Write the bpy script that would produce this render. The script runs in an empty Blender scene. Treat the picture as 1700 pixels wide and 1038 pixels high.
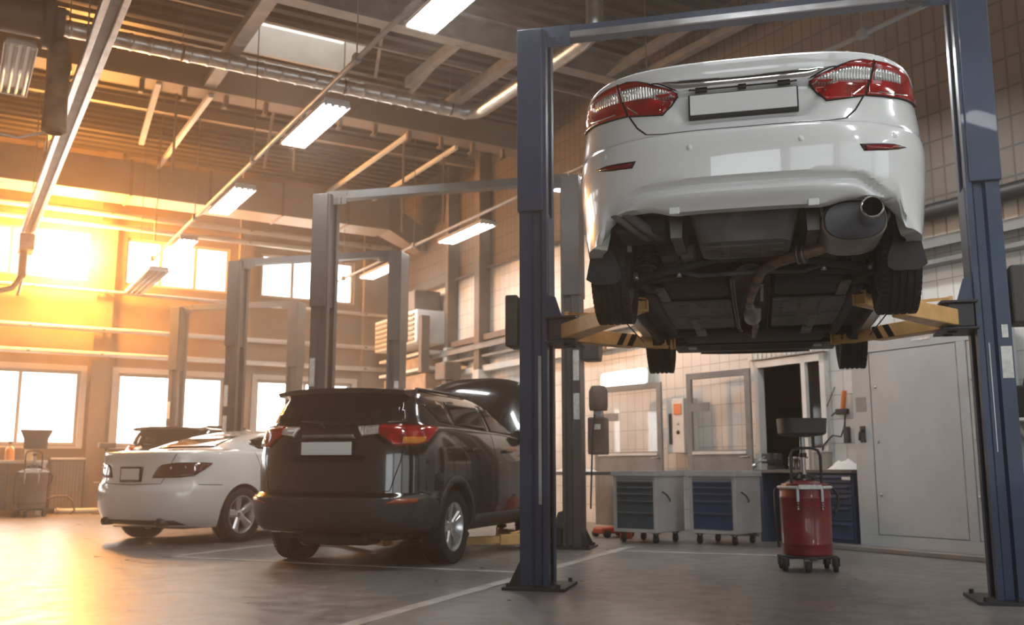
HAZE = .0075
HAZE_G = .65
SUN_LAMP_E = 3300.
WIN_E = 45.
GATE_E = 85.
EXPO = 0.
import bpy, bmesh, math, random
from mathutils import Vector, Matrix
random.seed(7)
SC = bpy.context.scene
COL = SC.collection
PI = math.pi
R = math.radians

# ------------------------------------------------------------------ frames
A_B = R(-30.5)      # heading of the long tiled wall, seen from the camera's heading
A_C = R(14.3)       # heading of the parked cars and the lifts
dR = (math.sin(A_B), math.cos(A_B)); nR = (math.cos(A_B), -math.sin(A_B))
fC = (math.sin(A_C), math.cos(A_C)); rC = (math.cos(A_C), -math.sin(A_C))
def Wb(u, v, z=0.0): return Vector((u*nR[0]+v*dR[0], u*nR[1]+v*dR[1], z))
def Wc(x, y, z=0.0): return Vector((x*rC[0]+y*fC[0], x*rC[1]+y*fC[1], z))
def c2b(x, y):
    w = Wc(x, y); return (w.x*nR[0]+w.y*nR[1], w.x*dR[0]+w.y*dR[1])
MB = Matrix(((nR[0], dR[0], 0, 0), (nR[1], dR[1], 0, 0), (0, 0, 1, 0), (0, 0, 0, 1)))

# ------------------------------------------------------------------ materials
def _mat(name):
    m = bpy.data.materials.new(name); m.use_nodes = True
    nt = m.node_tree
    for n in list(nt.nodes): nt.nodes.remove(n)
    o = nt.nodes.new('ShaderNodeOutputMaterial')
    return m, nt, o
def pbr(name, col, rough=.5, metal=0., spec=.5, coat=0., noise=0., nscale=3., bump=0., bscale=40., rvar=0., col2=None, trans=0., ior=1.45, alpha=1.):
    m, nt, o = _mat(name)
    b = nt.nodes.new('ShaderNodeBsdfPrincipled')
    b.inputs['Base Color'].default_value = (*col, 1)
    b.inputs['Roughness'].default_value = rough
    b.inputs['Metallic'].default_value = metal
    b.inputs['Specular IOR Level'].default_value = spec
    b.inputs['Coat Weight'].default_value = coat
    b.inputs['Coat Roughness'].default_value = .03
    b.inputs['IOR'].default_value = ior
    b.inputs['Transmission Weight'].default_value = trans
    b.inputs['Alpha'].default_value = alpha
    nt.links.new(b.outputs[0], o.inputs[0])
    if noise or rvar or bump:
        tc = nt.nodes.new('ShaderNodeTexCoord')
    if noise or rvar:
        n = nt.nodes.new('ShaderNodeTexNoise'); n.inputs['Scale'].default_value = nscale; n.inputs['Detail'].default_value = 6
        nt.links.new(tc.outputs['Object'], n.inputs['Vector'])
        if noise:
            r = nt.nodes.new('ShaderNodeValToRGB')
            c2 = col2 or tuple(c*(1-noise) for c in col)
            r.color_ramp.elements[0].color = (*c2, 1); r.color_ramp.elements[0].position = .35
            r.color_ramp.elements[1].color = (*col, 1); r.color_ramp.elements[1].position = .62
            nt.links.new(n.outputs['Fac'], r.inputs[0]); nt.links.new(r.outputs[0], b.inputs['Base Color'])
        if rvar:
            mr = nt.nodes.new('ShaderNodeMapRange')
            mr.inputs['To Min'].default_value = max(0, rough-rvar); mr.inputs['To Max'].default_value = rough+rvar
            nt.links.new(n.outputs['Fac'], mr.inputs[0]); nt.links.new(mr.outputs[0], b.inputs['Roughness'])
    if bump:
        n2 = nt.nodes.new('ShaderNodeTexNoise'); n2.inputs['Scale'].default_value = bscale; n2.inputs['Detail'].default_value = 4
        nt.links.new(tc.outputs['Object'], n2.inputs['Vector'])
        bp = nt.nodes.new('ShaderNodeBump'); bp.inputs['Strength'].default_value = bump; bp.inputs['Distance'].default_value = .01
        nt.links.new(n2.outputs['Fac'], bp.inputs['Height']); nt.links.new(bp.outputs[0], b.inputs['Normal'])
    return m
def emit(name, col, s):
    m, nt, o = _mat(name)
    e = nt.nodes.new('ShaderNodeEmission'); e.inputs[0].default_value = (*col, 1); e.inputs[1].default_value = s
    nt.links.new(e.outputs[0], o.inputs[0]); return m
def glassy(name, tint=(1, 1, 1), rough=.02, mixf=.12):
    m, nt, o = _mat(name)
    t = nt.nodes.new('ShaderNodeBsdfTransparent'); t.inputs[0].default_value = (*tint, 1)
    g = nt.nodes.new('ShaderNodeBsdfGlossy'); g.inputs['Roughness'].default_value = rough
    x = nt.nodes.new('ShaderNodeMixShader'); x.inputs[0].default_value = mixf
    nt.links.new(t.outputs[0], x.inputs[1]); nt.links.new(g.outputs[0], x.inputs[2]); nt.links.new(x.outputs[0], o.inputs[0])
    return m
def tiles(name, col, mort, w, h, off=.5, msize=.012, var=.2, rough=.5, axis='u', bump=.3):
    """brick pattern on a vertical wall, in the wall's own metres (object coordinates x,z)"""
    m, nt, o = _mat(name)
    b = nt.nodes.new('ShaderNodeBsdfPrincipled'); b.inputs['Roughness'].default_value = rough
    tc = nt.nodes.new('ShaderNodeTexCoord'); sp = nt.nodes.new('ShaderNodeSeparateXYZ'); cb = nt.nodes.new('ShaderNodeCombineXYZ')
    nt.links.new(tc.outputs['Object'], sp.inputs[0])
    nt.links.new(sp.outputs['X' if axis == 'u' else 'Y'], cb.inputs[0]); nt.links.new(sp.outputs['Z'], cb.inputs[1])
    br = nt.nodes.new('ShaderNodeTexBrick'); br.offset = off; br.inputs['Scale'].default_value = 1
    br.inputs['Brick Width'].default_value = w; br.inputs['Row Height'].default_value = h; br.inputs['Mortar Size'].default_value = msize
    br.inputs['Mortar Smooth'].default_value = .3; br.inputs['Bias'].default_value = 0
    br.inputs['Color1'].default_value = (*col, 1); br.inputs['Color2'].default_value = (*[c*(1-var) for c in col], 1); br.inputs['Mortar'].default_value = (*mort, 1)
    nt.links.new(cb.outputs[0], br.inputs['Vector'])
    n = nt.nodes.new('ShaderNodeTexNoise'); n.inputs['Scale'].default_value = 1.3; n.inputs['Detail'].default_value = 5
    nt.links.new(tc.outputs['Object'], n.inputs['Vector'])
    mr = nt.nodes.new('ShaderNodeMapRange'); mr.inputs['From Min'].default_value = .3; mr.inputs['From Max'].default_value = .7
    mr.inputs['To Min'].default_value = .78; mr.inputs['To Max'].default_value = 1.05
    nt.links.new(n.outputs['Fac'], mr.inputs[0])
    mx = nt.nodes.new('ShaderNodeMix'); mx.data_type = 'RGBA'; mx.blend_type = 'MULTIPLY'; mx.inputs[0].default_value = 1
    nt.links.new(br.outputs['Color'], mx.inputs[6]); nt.links.new(mr.outputs[0], mx.inputs[7])
    nt.links.new(mx.outputs[2], b.inputs['Base Color'])
    bp = nt.nodes.new('ShaderNodeBump'); bp.inputs['Strength'].default_value = bump; bp.inputs['Distance'].default_value = .01; bp.invert = True
    nt.links.new(br.outputs['Fac'], bp.inputs['Height']); nt.links.new(bp.outputs[0], b.inputs['Normal'])
    nt.links.new(b.outputs[0], o.inputs[0]); return m

# ------------------------------------------------------------------ mesh helpers
def NB(): return bmesh.new()
def box(bm, x0, x1, y0, y1, z0, z1, bev=0., M=None, mi=0):
    if x0 > x1: x0, x1 = x1, x0
    if y0 > y1: y0, y1 = y1, y0
    if z0 > z1: z0, z1 = z1, z0
    vs = [bm.verts.new((x, y, z)) for z in (z0, z1) for y in (y0, y1) for x in (x0, x1)]
    fs = [bm.faces.new([vs[i] for i in f]) for f in ((0,2,3,1),(4,5,7,6),(0,1,5,4),(2,6,7,3),(0,4,6,2),(1,3,7,5))]
    for f in fs: f.material_index = mi
    if bev:
        es = list({e for f in fs for e in f.edges})
        r = bmesh.ops.bevel(bm, geom=es, offset=bev, segments=2, affect='EDGES', profile=.5)
        vs = list({v for f in r['faces'] for v in f.verts} | {v for v in vs if v.is_valid})
        for f in r['faces']: f.material_index = mi
    if M is not None: bmesh.ops.transform(bm, matrix=M, verts=[v for v in vs if v.is_valid])
    return vs
def frame_of(d):
    d = Vector(d).normalized(); up = Vector((0, 0, 1)) if abs(d.z) < .95 else Vector((0, 1, 0))
    a = d.cross(up).normalized(); b = a.cross(d).normalized(); return a, b
def tube(bm, pts, r, n=10, cap=True, mi=0, closed=False):
    """swept round tube; r is a number or one per point"""
    P = [Vector(p) for p in pts]; k = len(P); rings = []
    a0 = None
    for i, p in enumerate(P):
        if closed: d = (P[(i+1) % k]-P[i-1])
        else: d = (P[min(i+1, k-1)]-P[max(i-1, 0)])
        d.normalize()
        if a0 is None: a0, b0 = frame_of(d)
        else:
            a0 = (a0-d*a0.dot(d)).normalized()
        b0 = a0.cross(d).normalized()
        rr = r[i] if isinstance(r, (list, tuple)) else r
        rings.append([bm.verts.new(p+(a0*math.cos(2*PI*j/n)+b0*math.sin(2*PI*j/n))*rr) for j in range(n)])
    fs = []
    m = k if closed else k-1
    for i in range(m):
        A, B = rings[i], rings[(i+1) % k]
        for j in range(n): fs.append(bm.faces.new((A[j], A[(j+1) % n], B[(j+1) % n], B[j])))
    if cap and not closed:
        fs.append(bm.faces.new(rings[0])); fs.append(bm.faces.new(rings[-1][::-1]))
    for f in fs: f.material_index = mi; f.smooth = True
    return fs
def bar(bm, p0, p1, w, h, up=(0, 0, 1), mi=0):
    """rectangular bar w (sideways) by h (along up) between two points"""
    p0, p1 = Vector(p0), Vector(p1); d = (p1-p0).normalized(); u = Vector(up)
    if abs(d.dot(u)) > .99: u = Vector((0, 1, 0))
    s = d.cross(u).normalized(); u = s.cross(d).normalized()
    q = [(-w/2, -h/2), (w/2, -h/2), (w/2, h/2), (-w/2, h/2)]
    A = [bm.verts.new(p0+s*a+u*b) for a, b in q]; B = [bm.verts.new(p1+s*a+u*b) for a, b in q]
    fs = [bm.faces.new(A[::-1]), bm.faces.new(B)]+[bm.faces.new((A[i], A[(i+1) % 4], B[(i+1) % 4], B[i])) for i in range(4)]
    for f in fs: f.material_index = mi
    return fs
def prism(bm, poly, z0, z1, M=None, mi=0):
    A = [bm.verts.new((x, y, z0)) for x, y in poly]; B = [bm.verts.new((x, y, z1)) for x, y in poly]; n = len(poly)
    fs = [bm.faces.new(A[::-1]), bm.faces.new(B)]+[bm.faces.new((A[i], A[(i+1) % n], B[(i+1) % n], B[i])) for i in range(n)]
    for f in fs: f.material_index = mi
    if M is not None: bmesh.ops.transform(bm, matrix=M, verts=A+B)
    return fs
def lathe(bm, prof, n=32, M=None, mi=0, closed=False, smooth=True):
    """prof: (radius, height) turned about z"""
    rings = []
    for r_, z_ in prof:
        rings.append([bm.verts.new((r_*math.cos(2*PI*j/n), r_*math.sin(2*PI*j/n), z_)) for j in range(n)] if r_ > 1e-6 else [bm.verts.new((0, 0, z_))])
    fs = []; k = len(rings)
    for i in range(k if closed else k-1):
        A, B = rings[i], rings[(i+1) % k]
        for j in range(n):
            a, b = A[j % len(A)], A[(j+1) % len(A)]; c, d = B[(j+1) % len(B)], B[j % len(B)]
            vs = []
            for v in (a, b, c, d):
                if v not in vs: vs.append(v)
            if len(vs) >= 3: fs.append(bm.faces.new(vs))
    for f in fs: f.smooth = smooth; f.material_index = mi
    if M is not None: bmesh.ops.transform(bm, matrix=M, verts=[v for rr in rings for v in rr])
    return fs
def T(x=0, y=0, z=0): return Matrix.Translation((x, y, z))
def RX(a): return Matrix.Rotation(a, 4, 'X')
def RY(a): return Matrix.Rotation(a, 4, 'Y')
def RZ(a): return Matrix.Rotation(a, 4, 'Z')

def obj(name, bm, mats, parent=None, smooth=None, bevel=0., loc=None, rz=None):
    bmesh.ops.recalc_face_normals(bm, faces=bm.faces)
    me = bpy.data.meshes.new(name)
    if smooth is not None:
        for f in bm.faces: f.smooth = True
        for e in bm.edges:
            if len(e.link_faces) == 2 and e.calc_face_angle(0) > R(smooth): e.smooth = False
    bm.to_mesh(me); bm.free()
    for m in (mats if isinstance(mats, (list, tuple)) else [mats]): me.materials.append(m)
    o = bpy.data.objects.new(name, me); COL.objects.link(o)
    if parent is not None: o.parent = parent
    if bevel:
        md = o.modifiers.new('Bevel', 'BEVEL'); md.width = bevel; md.segments = 2; md.limit_method = 'ANGLE'; md.angle_limit = R(40)
    if loc is not None: o.location = loc
    if rz is not None: o.rotation_euler = (0, 0, rz)
    return o
def tag(o, label=None, cat=None, group=None, kind=None):
    if label: o['label'] = label
    if cat: o['category'] = cat
    if group: o['group'] = group
    if kind: o['kind'] = kind
    return o
def thing(name, label, cat, loc=(0, 0, 0), rz=0., group=None):
    o = bpy.data.objects.new(name, None); COL.objects.link(o)
    o.empty_display_size = .1; o.location = loc; o.rotation_euler = (0, 0, rz)
    return tag(o, label, cat, group)
def part(name, parent):
    o = bpy.data.objects.new(name, None); COL.objects.link(o); o.empty_display_size = .05; o.parent = parent
    return o
def struct(name, bm, m, label, cat, **k):
    return tag(obj(name, bm, m, **k), label, cat, None, 'structure')
def kids(o): return [c for c in bpy.data.objects if c.parent == o]
def copy_tree(o, parent=None, loc=None, rz=None, label=None, group=None):
    c = o.copy(); COL.objects.link(c)
    if parent is not None: c.parent = parent
    if loc is not None: c.location = loc
    if rz is not None: c.rotation_euler = (0, 0, rz)
    if label: c['label'] = label
    if group: c['group'] = group
    for ch in kids(o): copy_tree(ch, c)
    return c
RB = -A_B      # z rotation of building-aligned things: local x = towards the tiled wall, local y = towards the windows
RC = -A_C      # z rotation of car-aligned things: local y = forward
def lerp(a, b, t): return a+(b-a)*t
def sstep(a, b, x):
    t = max(0., min(1., (x-a)/(b-a))); return t*t*(3-2*t)
M = {}
M['white_paint'] = pbr('white_car_paint', (.83, .84, .83), .22, coat=1., spec=.5)
M['pearl_paint'] = pbr('pearl_car_paint', (.86, .84, .79), .22, coat=1.)
M['black_paint'] = pbr('black_car_paint', (.012, .011, .011), .18, coat=1.)
M['navy_paint'] = pbr('dark_car_paint', (.02, .02, .024), .2, coat=1.)
M['cladding'] = pbr('grey_plastic_cladding', (.035, .034, .034), .55)
M['black_plastic'] = pbr('black_plastic', (.012, .012, .012), .5)
M['gap'] = pbr('shut_line_black', (.006, .006, .006), .8)
M['under'] = pbr('underbody_coating', (.042, .040, .040), .7, noise=.5, nscale=6, bump=.5, bscale=25)
M['pan'] = pbr('underbody_panel', (.14, .13, .125), .58, noise=.45, nscale=5, bump=.3, bscale=18)
M['dirt_metal'] = pbr('dirty_steel', (.20, .18, .165), .5, metal=.7, noise=.4, nscale=8)
M['rust'] = pbr('rusty_pipe', (.30, .19, .13), .55, metal=.5, noise=.55, nscale=9, col2=(.12, .085, .07))
M['muffler'] = pbr('muffler_steel', (.42, .37, .33), .42, metal=.75, noise=.3, nscale=5)
M['muffler_end'] = pbr('muffler_end_steel', (.07, .07, .075), .4, metal=.6)
M['chrome'] = pbr('chrome', (.85, .85, .86), .07, metal=1.)
M['alloy'] = pbr('wheel_alloy', (.72, .71, .70), .28, metal=.85)
M['rubber'] = pbr('tyre_rubber', (.016, .015, .015), .7, bump=.2, bscale=60)
M['red_lens'] = pbr('red_lens', (.42, .006, .008), .12, coat=1., noise=.55, nscale=9, col2=(.2, .002, .003))
M['dark_red'] = pbr('dark_red_reflector', (.22, .006, .01), .25, coat=.5)
M['smoked_lens'] = pbr('smoked_lens', (.06, .012, .008), .1, coat=1.)
M['amber'] = pbr('amber_lens', (.62, .20, .02), .15, coat=1.)
def ribbed_lens():
    m, nt, o = _mat('clear_ribbed_lens')
    b = nt.nodes.new('ShaderNodeBsdfPrincipled'); b.inputs['Roughness'].default_value = .12; b.inputs['Metallic'].default_value = .55; b.inputs['Coat Weight'].default_value = 1
    tc = nt.nodes.new('ShaderNodeTexCoord'); w = nt.nodes.new('ShaderNodeTexWave'); w.inputs['Scale'].default_value = 22; w.inputs['Distortion'].default_value = 1.5
    r = nt.nodes.new('ShaderNodeValToRGB'); r.color_ramp.elements[0].color = (.45, .44, .42, 1); r.color_ramp.elements[1].color = (.95, .95, .93, 1)
    nt.links.new(tc.outputs['Object'], w.inputs['Vector']); nt.links.new(w.outputs['Color'], r.inputs[0]); nt.links.new(r.outputs[0], b.inputs['Base Color'])
    bp = nt.nodes.new('ShaderNodeBump'); bp.inputs['Strength'].default_value = .6; bp.inputs['Distance'].default_value = .01
    nt.links.new(w.outputs['Fac'], bp.inputs['Height']); nt.links.new(bp.outputs[0], b.inputs['Normal']); nt.links.new(b.outputs[0], o.inputs[0]); return m
M['clear_lens'] = ribbed_lens()
M['car_glass'] = pbr('tinted_car_glass', (.012, .013, .013), .05, spec=.5)
M['plate'] = pbr('blank_plate', (.80, .81, .80), .4)
M['blue_post'] = pbr('navy_lift_paint', (.020, .042, .092), .42, coat=.1, noise=.25, nscale=2.5)
M['grey_post'] = pbr('grey_lift_paint', (.085, .080, .078), .4, noise=.25, nscale=2.5)
M['steel'] = pbr('bare_steel', (.42, .42, .43), .35, metal=.8, noise=.25, nscale=6)
M['yellow'] = pbr('yellow_arm_paint', (.80, .47, .18), .38, noise=.22, nscale=7)
M['black_steel'] = pbr('black_steel', (.018, .018, .02), .45)
M['label_white'] = pbr('white_sticker', (.72, .71, .67), .5, noise=.25, nscale=30)
M['lift_box'] = pbr('dark_motor_box', (.045, .042, .042), .5)
M['cabinet'] = pbr('grey_cabinet_paint', (.40, .415, .42), .42, noise=.14, nscale=1.6, bump=.05, bscale=9)
M['cabinet_line'] = pbr('cabinet_groove', (.09, .09, .09), .7)
M['bench_blue'] = pbr('blue_drawer_paint', (.028, .055, .115), .42, noise=.2, nscale=4)
M['bench_top'] = pbr('dark_bench_top', (.12, .115, .11), .4, noise=.4, nscale=5)
M['trolley_grey'] = pbr('trolley_grey_paint', (.42, .405, .39), .45, noise=.2, nscale=3)
M['teal'] = pbr('trolley_teal_drawer', (.05, .075, .09), .45, noise=.2, nscale=4)
M['red_tank'] = pbr('red_tank_paint', (.20, .011, .015), .36, coat=.3, noise=.3, nscale=5)
M['orange_red'] = pbr('jack_red_paint', (.45, .05, .02), .45)
M['wood'] = pbr('brown_plank', (.36, .24, .15), .6, noise=.35, nscale=6)
M['white_metal'] = pbr('white_painted_metal', (.72, .70, .66), .45, noise=.12, nscale=3)
M['grey_metal'] = pbr('grey_painted_metal', (.24, .235, .23), .5, noise=.25, nscale=4)
M['brown_metal'] = pbr('brown_painted_metal', (.16, .115, .09), .55, noise=.3, nscale=3)
M['galv'] = pbr('galvanised_steel', (.62, .63, .63), .30, metal=.85, noise=.25, nscale=7)
M['deck'] = pbr('ceiling_deck_steel', (.036, .029, .025), .5, metal=.25, noise=.3, nscale=1.5)
M['beam'] = pbr('ceiling_beam_paint', (.20, .15, .115), .6, noise=.2, nscale=1.2)
M['duct_paint'] = pbr('duct_panel_paint', (.30, .23, .17), .55, noise=.2, nscale=1.0)
M['wall_cream'] = pbr('cream_wall_plaster', (.27, .19, .125), .7, noise=.22, nscale=1.1, bump=.1, bscale=12)
M['wall_plain'] = pbr('plain_wall_plaster', (.40, .37, .34), .75, noise=.15, nscale=1)
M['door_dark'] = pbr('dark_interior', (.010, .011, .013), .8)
M['tube'] = emit('lit_fluorescent_tube', (.98, .985, .98), 60.)
M['tube_off'] = pbr('unlit_fluorescent_tube', (.80, .78, .74), .25)
M['lamp_body'] = pbr('lamp_housing', (.62, .60, .57), .4)
M['win_frame'] = pbr('window_frame_paint', (.50, .44, .38), .5)
M['pane'] = glassy('window_glass', (1, 1, 1), .03, .06)
M['sky'] = emit('overcast_daylight', (1., .985, .95), 6.)
M['bottle'] = pbr('amber_bottle', (.42, .20, .06), .2)
M['cloth'] = pbr('white_rag', (.78, .78, .76), .85)
M['orange_rubber'] = pbr('orange_hose_grip', (.70, .20, .06), .5)
M['tan'] = pbr('tan_bucket', (.34, .31, .26), .55)
M['reflector_red'] = pbr('red_orange_reflector', (.34, .06, .02), .3, coat=.5)
M['hub'] = pbr('hub_dark', (.08, .08, .08), .4, metal=.6)

def concrete():
    m, nt, o = _mat('polished_concrete')
    b = nt.nodes.new('ShaderNodeBsdfPrincipled')
    tc = nt.nodes.new('ShaderNodeTexCoord')
    n1 = nt.nodes.new('ShaderNodeTexNoise'); n1.inputs['Scale'].default_value = .55; n1.inputs['Detail'].default_value = 8; n1.inputs['Roughness'].default_value = .62
    n2 = nt.nodes.new('ShaderNodeTexNoise'); n2.inputs['Scale'].default_value = 5.; n2.inputs['Detail'].default_value = 8
    n3 = nt.nodes.new('ShaderNodeTexNoise'); n3.inputs['Scale'].default_value = 1.6; n3.inputs['Detail'].default_value = 3; n3.inputs['Distortion'].default_value = .8
    for n in (n1, n2, n3): nt.links.new(tc.outputs['Object'], n.inputs['Vector'])
    r = nt.nodes.new('ShaderNodeValToRGB'); r.color_ramp.elements[0].position = .3; r.color_ramp.elements[0].color = (.115, .104, .094, 1)
    r.color_ramp.elements[1].position = .7; r.color_ramp.elements[1].color = (.225, .206, .188, 1)
    nt.links.new(n1.outputs['Fac'], r.inputs[0])
    # dark oil spots
    r3 = nt.nodes.new('ShaderNodeValToRGB'); r3.color_ramp.elements[0].position = .20; r3.color_ramp.elements[0].color = (.35, .32, .3, 1)
    r3.color_ramp.elements[1].position = .27; r3.color_ramp.elements[1].color = (1, 1, 1, 1)
    nt.links.new(n3.outputs['Fac'], r3.inputs[0])
    mx = nt.nodes.new('ShaderNodeMix'); mx.data_type = 'RGBA'; mx.blend_type = 'MULTIPLY'; mx.inputs[0].default_value = .8
    nt.links.new(r.outputs[0], mx.inputs[6]); nt.links.new(r3.outputs[0], mx.inputs[7]); nt.links.new(mx.outputs[2], b.inputs['Base Color'])
    mr = nt.nodes.new('ShaderNodeMapRange'); mr.inputs['From Min'].default_value = .3; mr.inputs['From Max'].default_value = .7
    mr.inputs['To Min'].default_value = .27; mr.inputs['To Max'].default_value = .46
    nt.links.new(n2.outputs['Fac'], mr.inputs[0]); nt.links.new(mr.outputs[0], b.inputs['Roughness'])
    bp = nt.nodes.new('ShaderNodeBump'); bp.inputs['Strength'].default_value = .03; bp.inputs['Distance'].default_value = .02
    nt.links.new(n2.outputs['Fac'], bp.inputs['Height']); nt.links.new(bp.outputs[0], b.inputs['Normal'])
    b.inputs['Specular IOR Level'].default_value = .5
    nt.links.new(b.outputs[0], o.inputs[0]); return m
M['concrete'] = concrete()
M['line_paint'] = pbr('worn_floor_paint', (.52, .49, .45), .5, noise=.35, nscale=4)
M['tile_brown'] = tiles('brown_wall_tile', (.125, .092, .072), (.025, .028, .022), .165, .33, off=0., msize=.014, var=.22, axis='v')
M['tile_white'] = tiles('white_wall_tile', (.70, .69, .66), (.40, .38, .36), .20, .30, off=.0, msize=.007, var=.07, rough=.4, axis='v')
M['tile_strip'] = tiles('tan_wall_tile', (.50, .43, .35), (.20, .15, .12), .17, .5, off=0., msize=.012, var=.25, axis='v')
M['siding'] = tiles('white_siding', (.66, .62, .56), (.36, .30, .25), .12, 3., off=0., msize=.012, var=.06, axis='u')
# ------------------------------------------------------------------ the hall (building frame: u towards the tiled wall, v towards the windows)
U0, U1, V0, V1, ZC = -9.0, 9.6, -6.0, 22.0, 7.75
def S(name, bm, m, label, cat, **k): return struct(name, bm, m, label, cat, rz=RB, **k)
bm = NB(); box(bm, U0-.3, U1+.3, V0-.3, V1+.4, -.2, 0); S('floor', bm, M['concrete'], 'polished grey brown concrete workshop floor with oil spots', 'floor')
# ceiling: corrugated deck, ribs run across the hall
bm = NB(); prof = []
v = V0
while v < V1:
    prof += [(v, ZC), (v+.14, ZC), (v+.17, ZC+.08), (v+.29, ZC+.08)]; v += .32
prof.append((V1+.3, ZC))
SKY = (3.7, 5.5, 14.0, 15.15)     # skylight opening
def deck_strip(bm, prof, u0, u1):
    A = [bm.verts.new((u0, a, b)) for a, b in prof]; B = [bm.verts.new((u1, a, b)) for a, b in prof]
    C_ = [bm.verts.new((u0, a, b+.02)) for a, b in prof]; D = [bm.verts.new((u1, a, b+.02)) for a, b in prof]
    for i in range(len(prof)-1):
        bm.faces.new((A[i], A[i+1], B[i+1], B[i])); bm.faces.new((C_[i+1], C_[i], D[i], D[i+1]))
pa = [p for p in prof if p[0] <= SKY[2]]; pb = [p for p in prof if p[0] >= SKY[3]]; pm = [p for p in prof if SKY[2] <= p[0] <= SKY[3]]
deck_strip(bm, prof, U0-.3, SKY[0]); deck_strip(bm, prof, SKY[1], U1+.3); deck_strip(bm, pa, SKY[0], SKY[1]); deck_strip(bm, pb, SKY[0], SKY[1])
S('ceiling', bm, M['deck'], 'brown corrugated steel roof deck over the workshop', 'ceiling')
# skylight
sk = tag(thing('window_9', 'pale skylight in the roof deck above the silver duct', 'skylight', (0, 0, 0), RB), kind='structure')
bm = NB(); u0, u1, v0, v1 = SKY
box(bm, u0-.06, u0, v0-.06, v1+.06, ZC-.05, ZC+.5); box(bm, u1, u1+.06, v0-.06, v1+.06, ZC-.05, ZC+.5)
box(bm, u0, u1, v0-.06, v0, ZC-.05, ZC+.5); box(bm, u0, u1, v1, v1+.06, ZC-.05, ZC+.5)
obj('frame', bm, M['white_metal'], sk)
bm = NB(); box(bm, u0, u1, v0, v1, ZC+.46, ZC+.48); obj('pane', bm, emit('skylight_daylight', (1, .95, .88), 1.3), sk)

# window wall
UW = [(-8.7, -6.46), (-5.73, -3.49), (-2.77, -.53), (.20, 2.44), (3.18, 5.42), (6.16, 8.46)]
ZU, ZL = (4.86, 5.90), (1.38, 2.92)
bm = NB()
edges = [U0-.3]+[x for w in UW for x in w]+[U1+.3]
for i in range(0, len(edges), 2): box(bm, edges[i], edges[i+1], V1, V1+.35, 0, ZC)
for a, b in UW:
    for z0, z1 in ((0, ZL[0]), (ZL[1], ZU[0]), (ZU[1], ZC)): box(bm, a, b, V1, V1+.35, z0, z1)
S('wall_back', bm, M['wall_cream'], 'cream window wall with two rows of windows', 'wall')
wi = 0
for (zr, nm) in ((ZU, 'upper'), (ZL, 'lower')):
    for k, (a, b) in enumerate(UW):
        if k < 2 and nm == 'lower': pass
        wi += 1
        W_ = tag(thing('window_%d' % (wi if wi < 9 else wi+1), '%s row window, %s' % (nm, ['leftmost out of view', 'second out of view', 'cut by the left edge of the photo', 'third from the tiled wall', 'second from the tiled wall', 'nearest the tiled wall'][k]), 'window', (0, 0, 0), RB), kind='structure')
        bm = NB(); f = .06; y0, y1 = V1+.06, V1+.14
        for (p, q) in ((a, a+f), (b-f, b)): box(bm, p, q, y0, y1, zr[0], zr[1])
        for (p, q) in ((zr[0], zr[0]+f), (zr[1]-f, zr[1])): box(bm, a+f, b-f, y0, y1, p, q)
        n = 3 if nm == 'upper' else 2
        for j in range(1, n): x = lerp(a, b, j/n); box(bm, x-.035, x+.035, y0, y1, zr[0]+f, zr[1]-f)
        obj('frame', bm, M['win_frame'], W_)
        if nm == 'lower':
            bm = NB(); box(bm, a-.1, b+.1, V1-.16, V1+.06, zr[0]-.07, zr[0]-.02); obj('sill', bm, M['win_frame'], W_)
            bm = NB(); 
            for (p, q) in ((a-.12, a), (b, b+.12)): box(bm, p, q, V1-.05, V1, zr[0]-.02, zr[1]+.12)
            box(bm, a, b, V1-.05, V1, zr[1], zr[1]+.12); obj('casing', bm, M['win_frame'], W_)
        for j in range(n):
            p, q = lerp(a+f, b-f, j/n), lerp(a+f, b-f, (j+1)/n)
            bm = NB(); box(bm, p, q, V1+.095, V1+.105, zr[0]+f, zr[1]-f); obj('pane', bm, M['pane'], W_)
# bright overcast day beyond the glass
bm = NB(); box(bm, -22, 22, 27, 27.1, -1, 16); S('exterior', bm, M['sky'], 'blown out white daylight beyond the windows', 'daylight')
# tiled long wall with a doorway
DV0, DV1, DZ = 8.50, 9.62, 2.25
def rwall(name, z0, z1, m, label, door=False, dx=0.):
    bm = NB()
    if door:
        box(bm, U1-dx, U1+.06, V0-.3, DV0, z0, z1); box(bm, U1-dx, U1+.06, DV1, V1, z0, z1); box(bm, U1-dx, U1+.06, DV0, DV1, DZ, z1)
    else: box(bm, U1-dx, U1+.06, V0-.3, V1, z0, z1)
    S(name, bm, m, label, 'wall')
rwall('wall_right', 0, 3.38, M['tile_white'], 'white tiled lower part of the long side wall', True)
VW = 12.3      # beyond here the white tiling goes higher
def rw(name, v0, v1, z0, z1, m, label): bm = NB(); box(bm, U1, U1+.06, v0, v1, z0, z1); S(name, bm, m, label, 'wall')
rw('wall_right.001', V0-.3, VW, 3.38, 3.86, M['tile_strip'], 'narrow tan tile strip under the dark pipe')
rw('wall_right.002', V0-.3, VW, 3.86, ZC, M['tile_brown'], 'brown tiled upper part of the long side wall behind the raised saloon')
rw('wall_right.003', VW, V1, 3.38, 5.05, M['tile_white'], 'white tiled middle band of the long side wall behind the black car')
rw('wall_right.004', VW, V1, 5.05, ZC, M['tile_brown'], 'brown tiled top of the long side wall by the window corner')
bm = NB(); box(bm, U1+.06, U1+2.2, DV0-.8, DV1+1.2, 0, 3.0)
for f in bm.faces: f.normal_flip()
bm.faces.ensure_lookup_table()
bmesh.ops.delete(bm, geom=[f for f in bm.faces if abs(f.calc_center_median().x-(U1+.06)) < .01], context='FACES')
bmesh.ops.solidify(bm, geom=bm.faces[:], thickness=.05)
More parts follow.
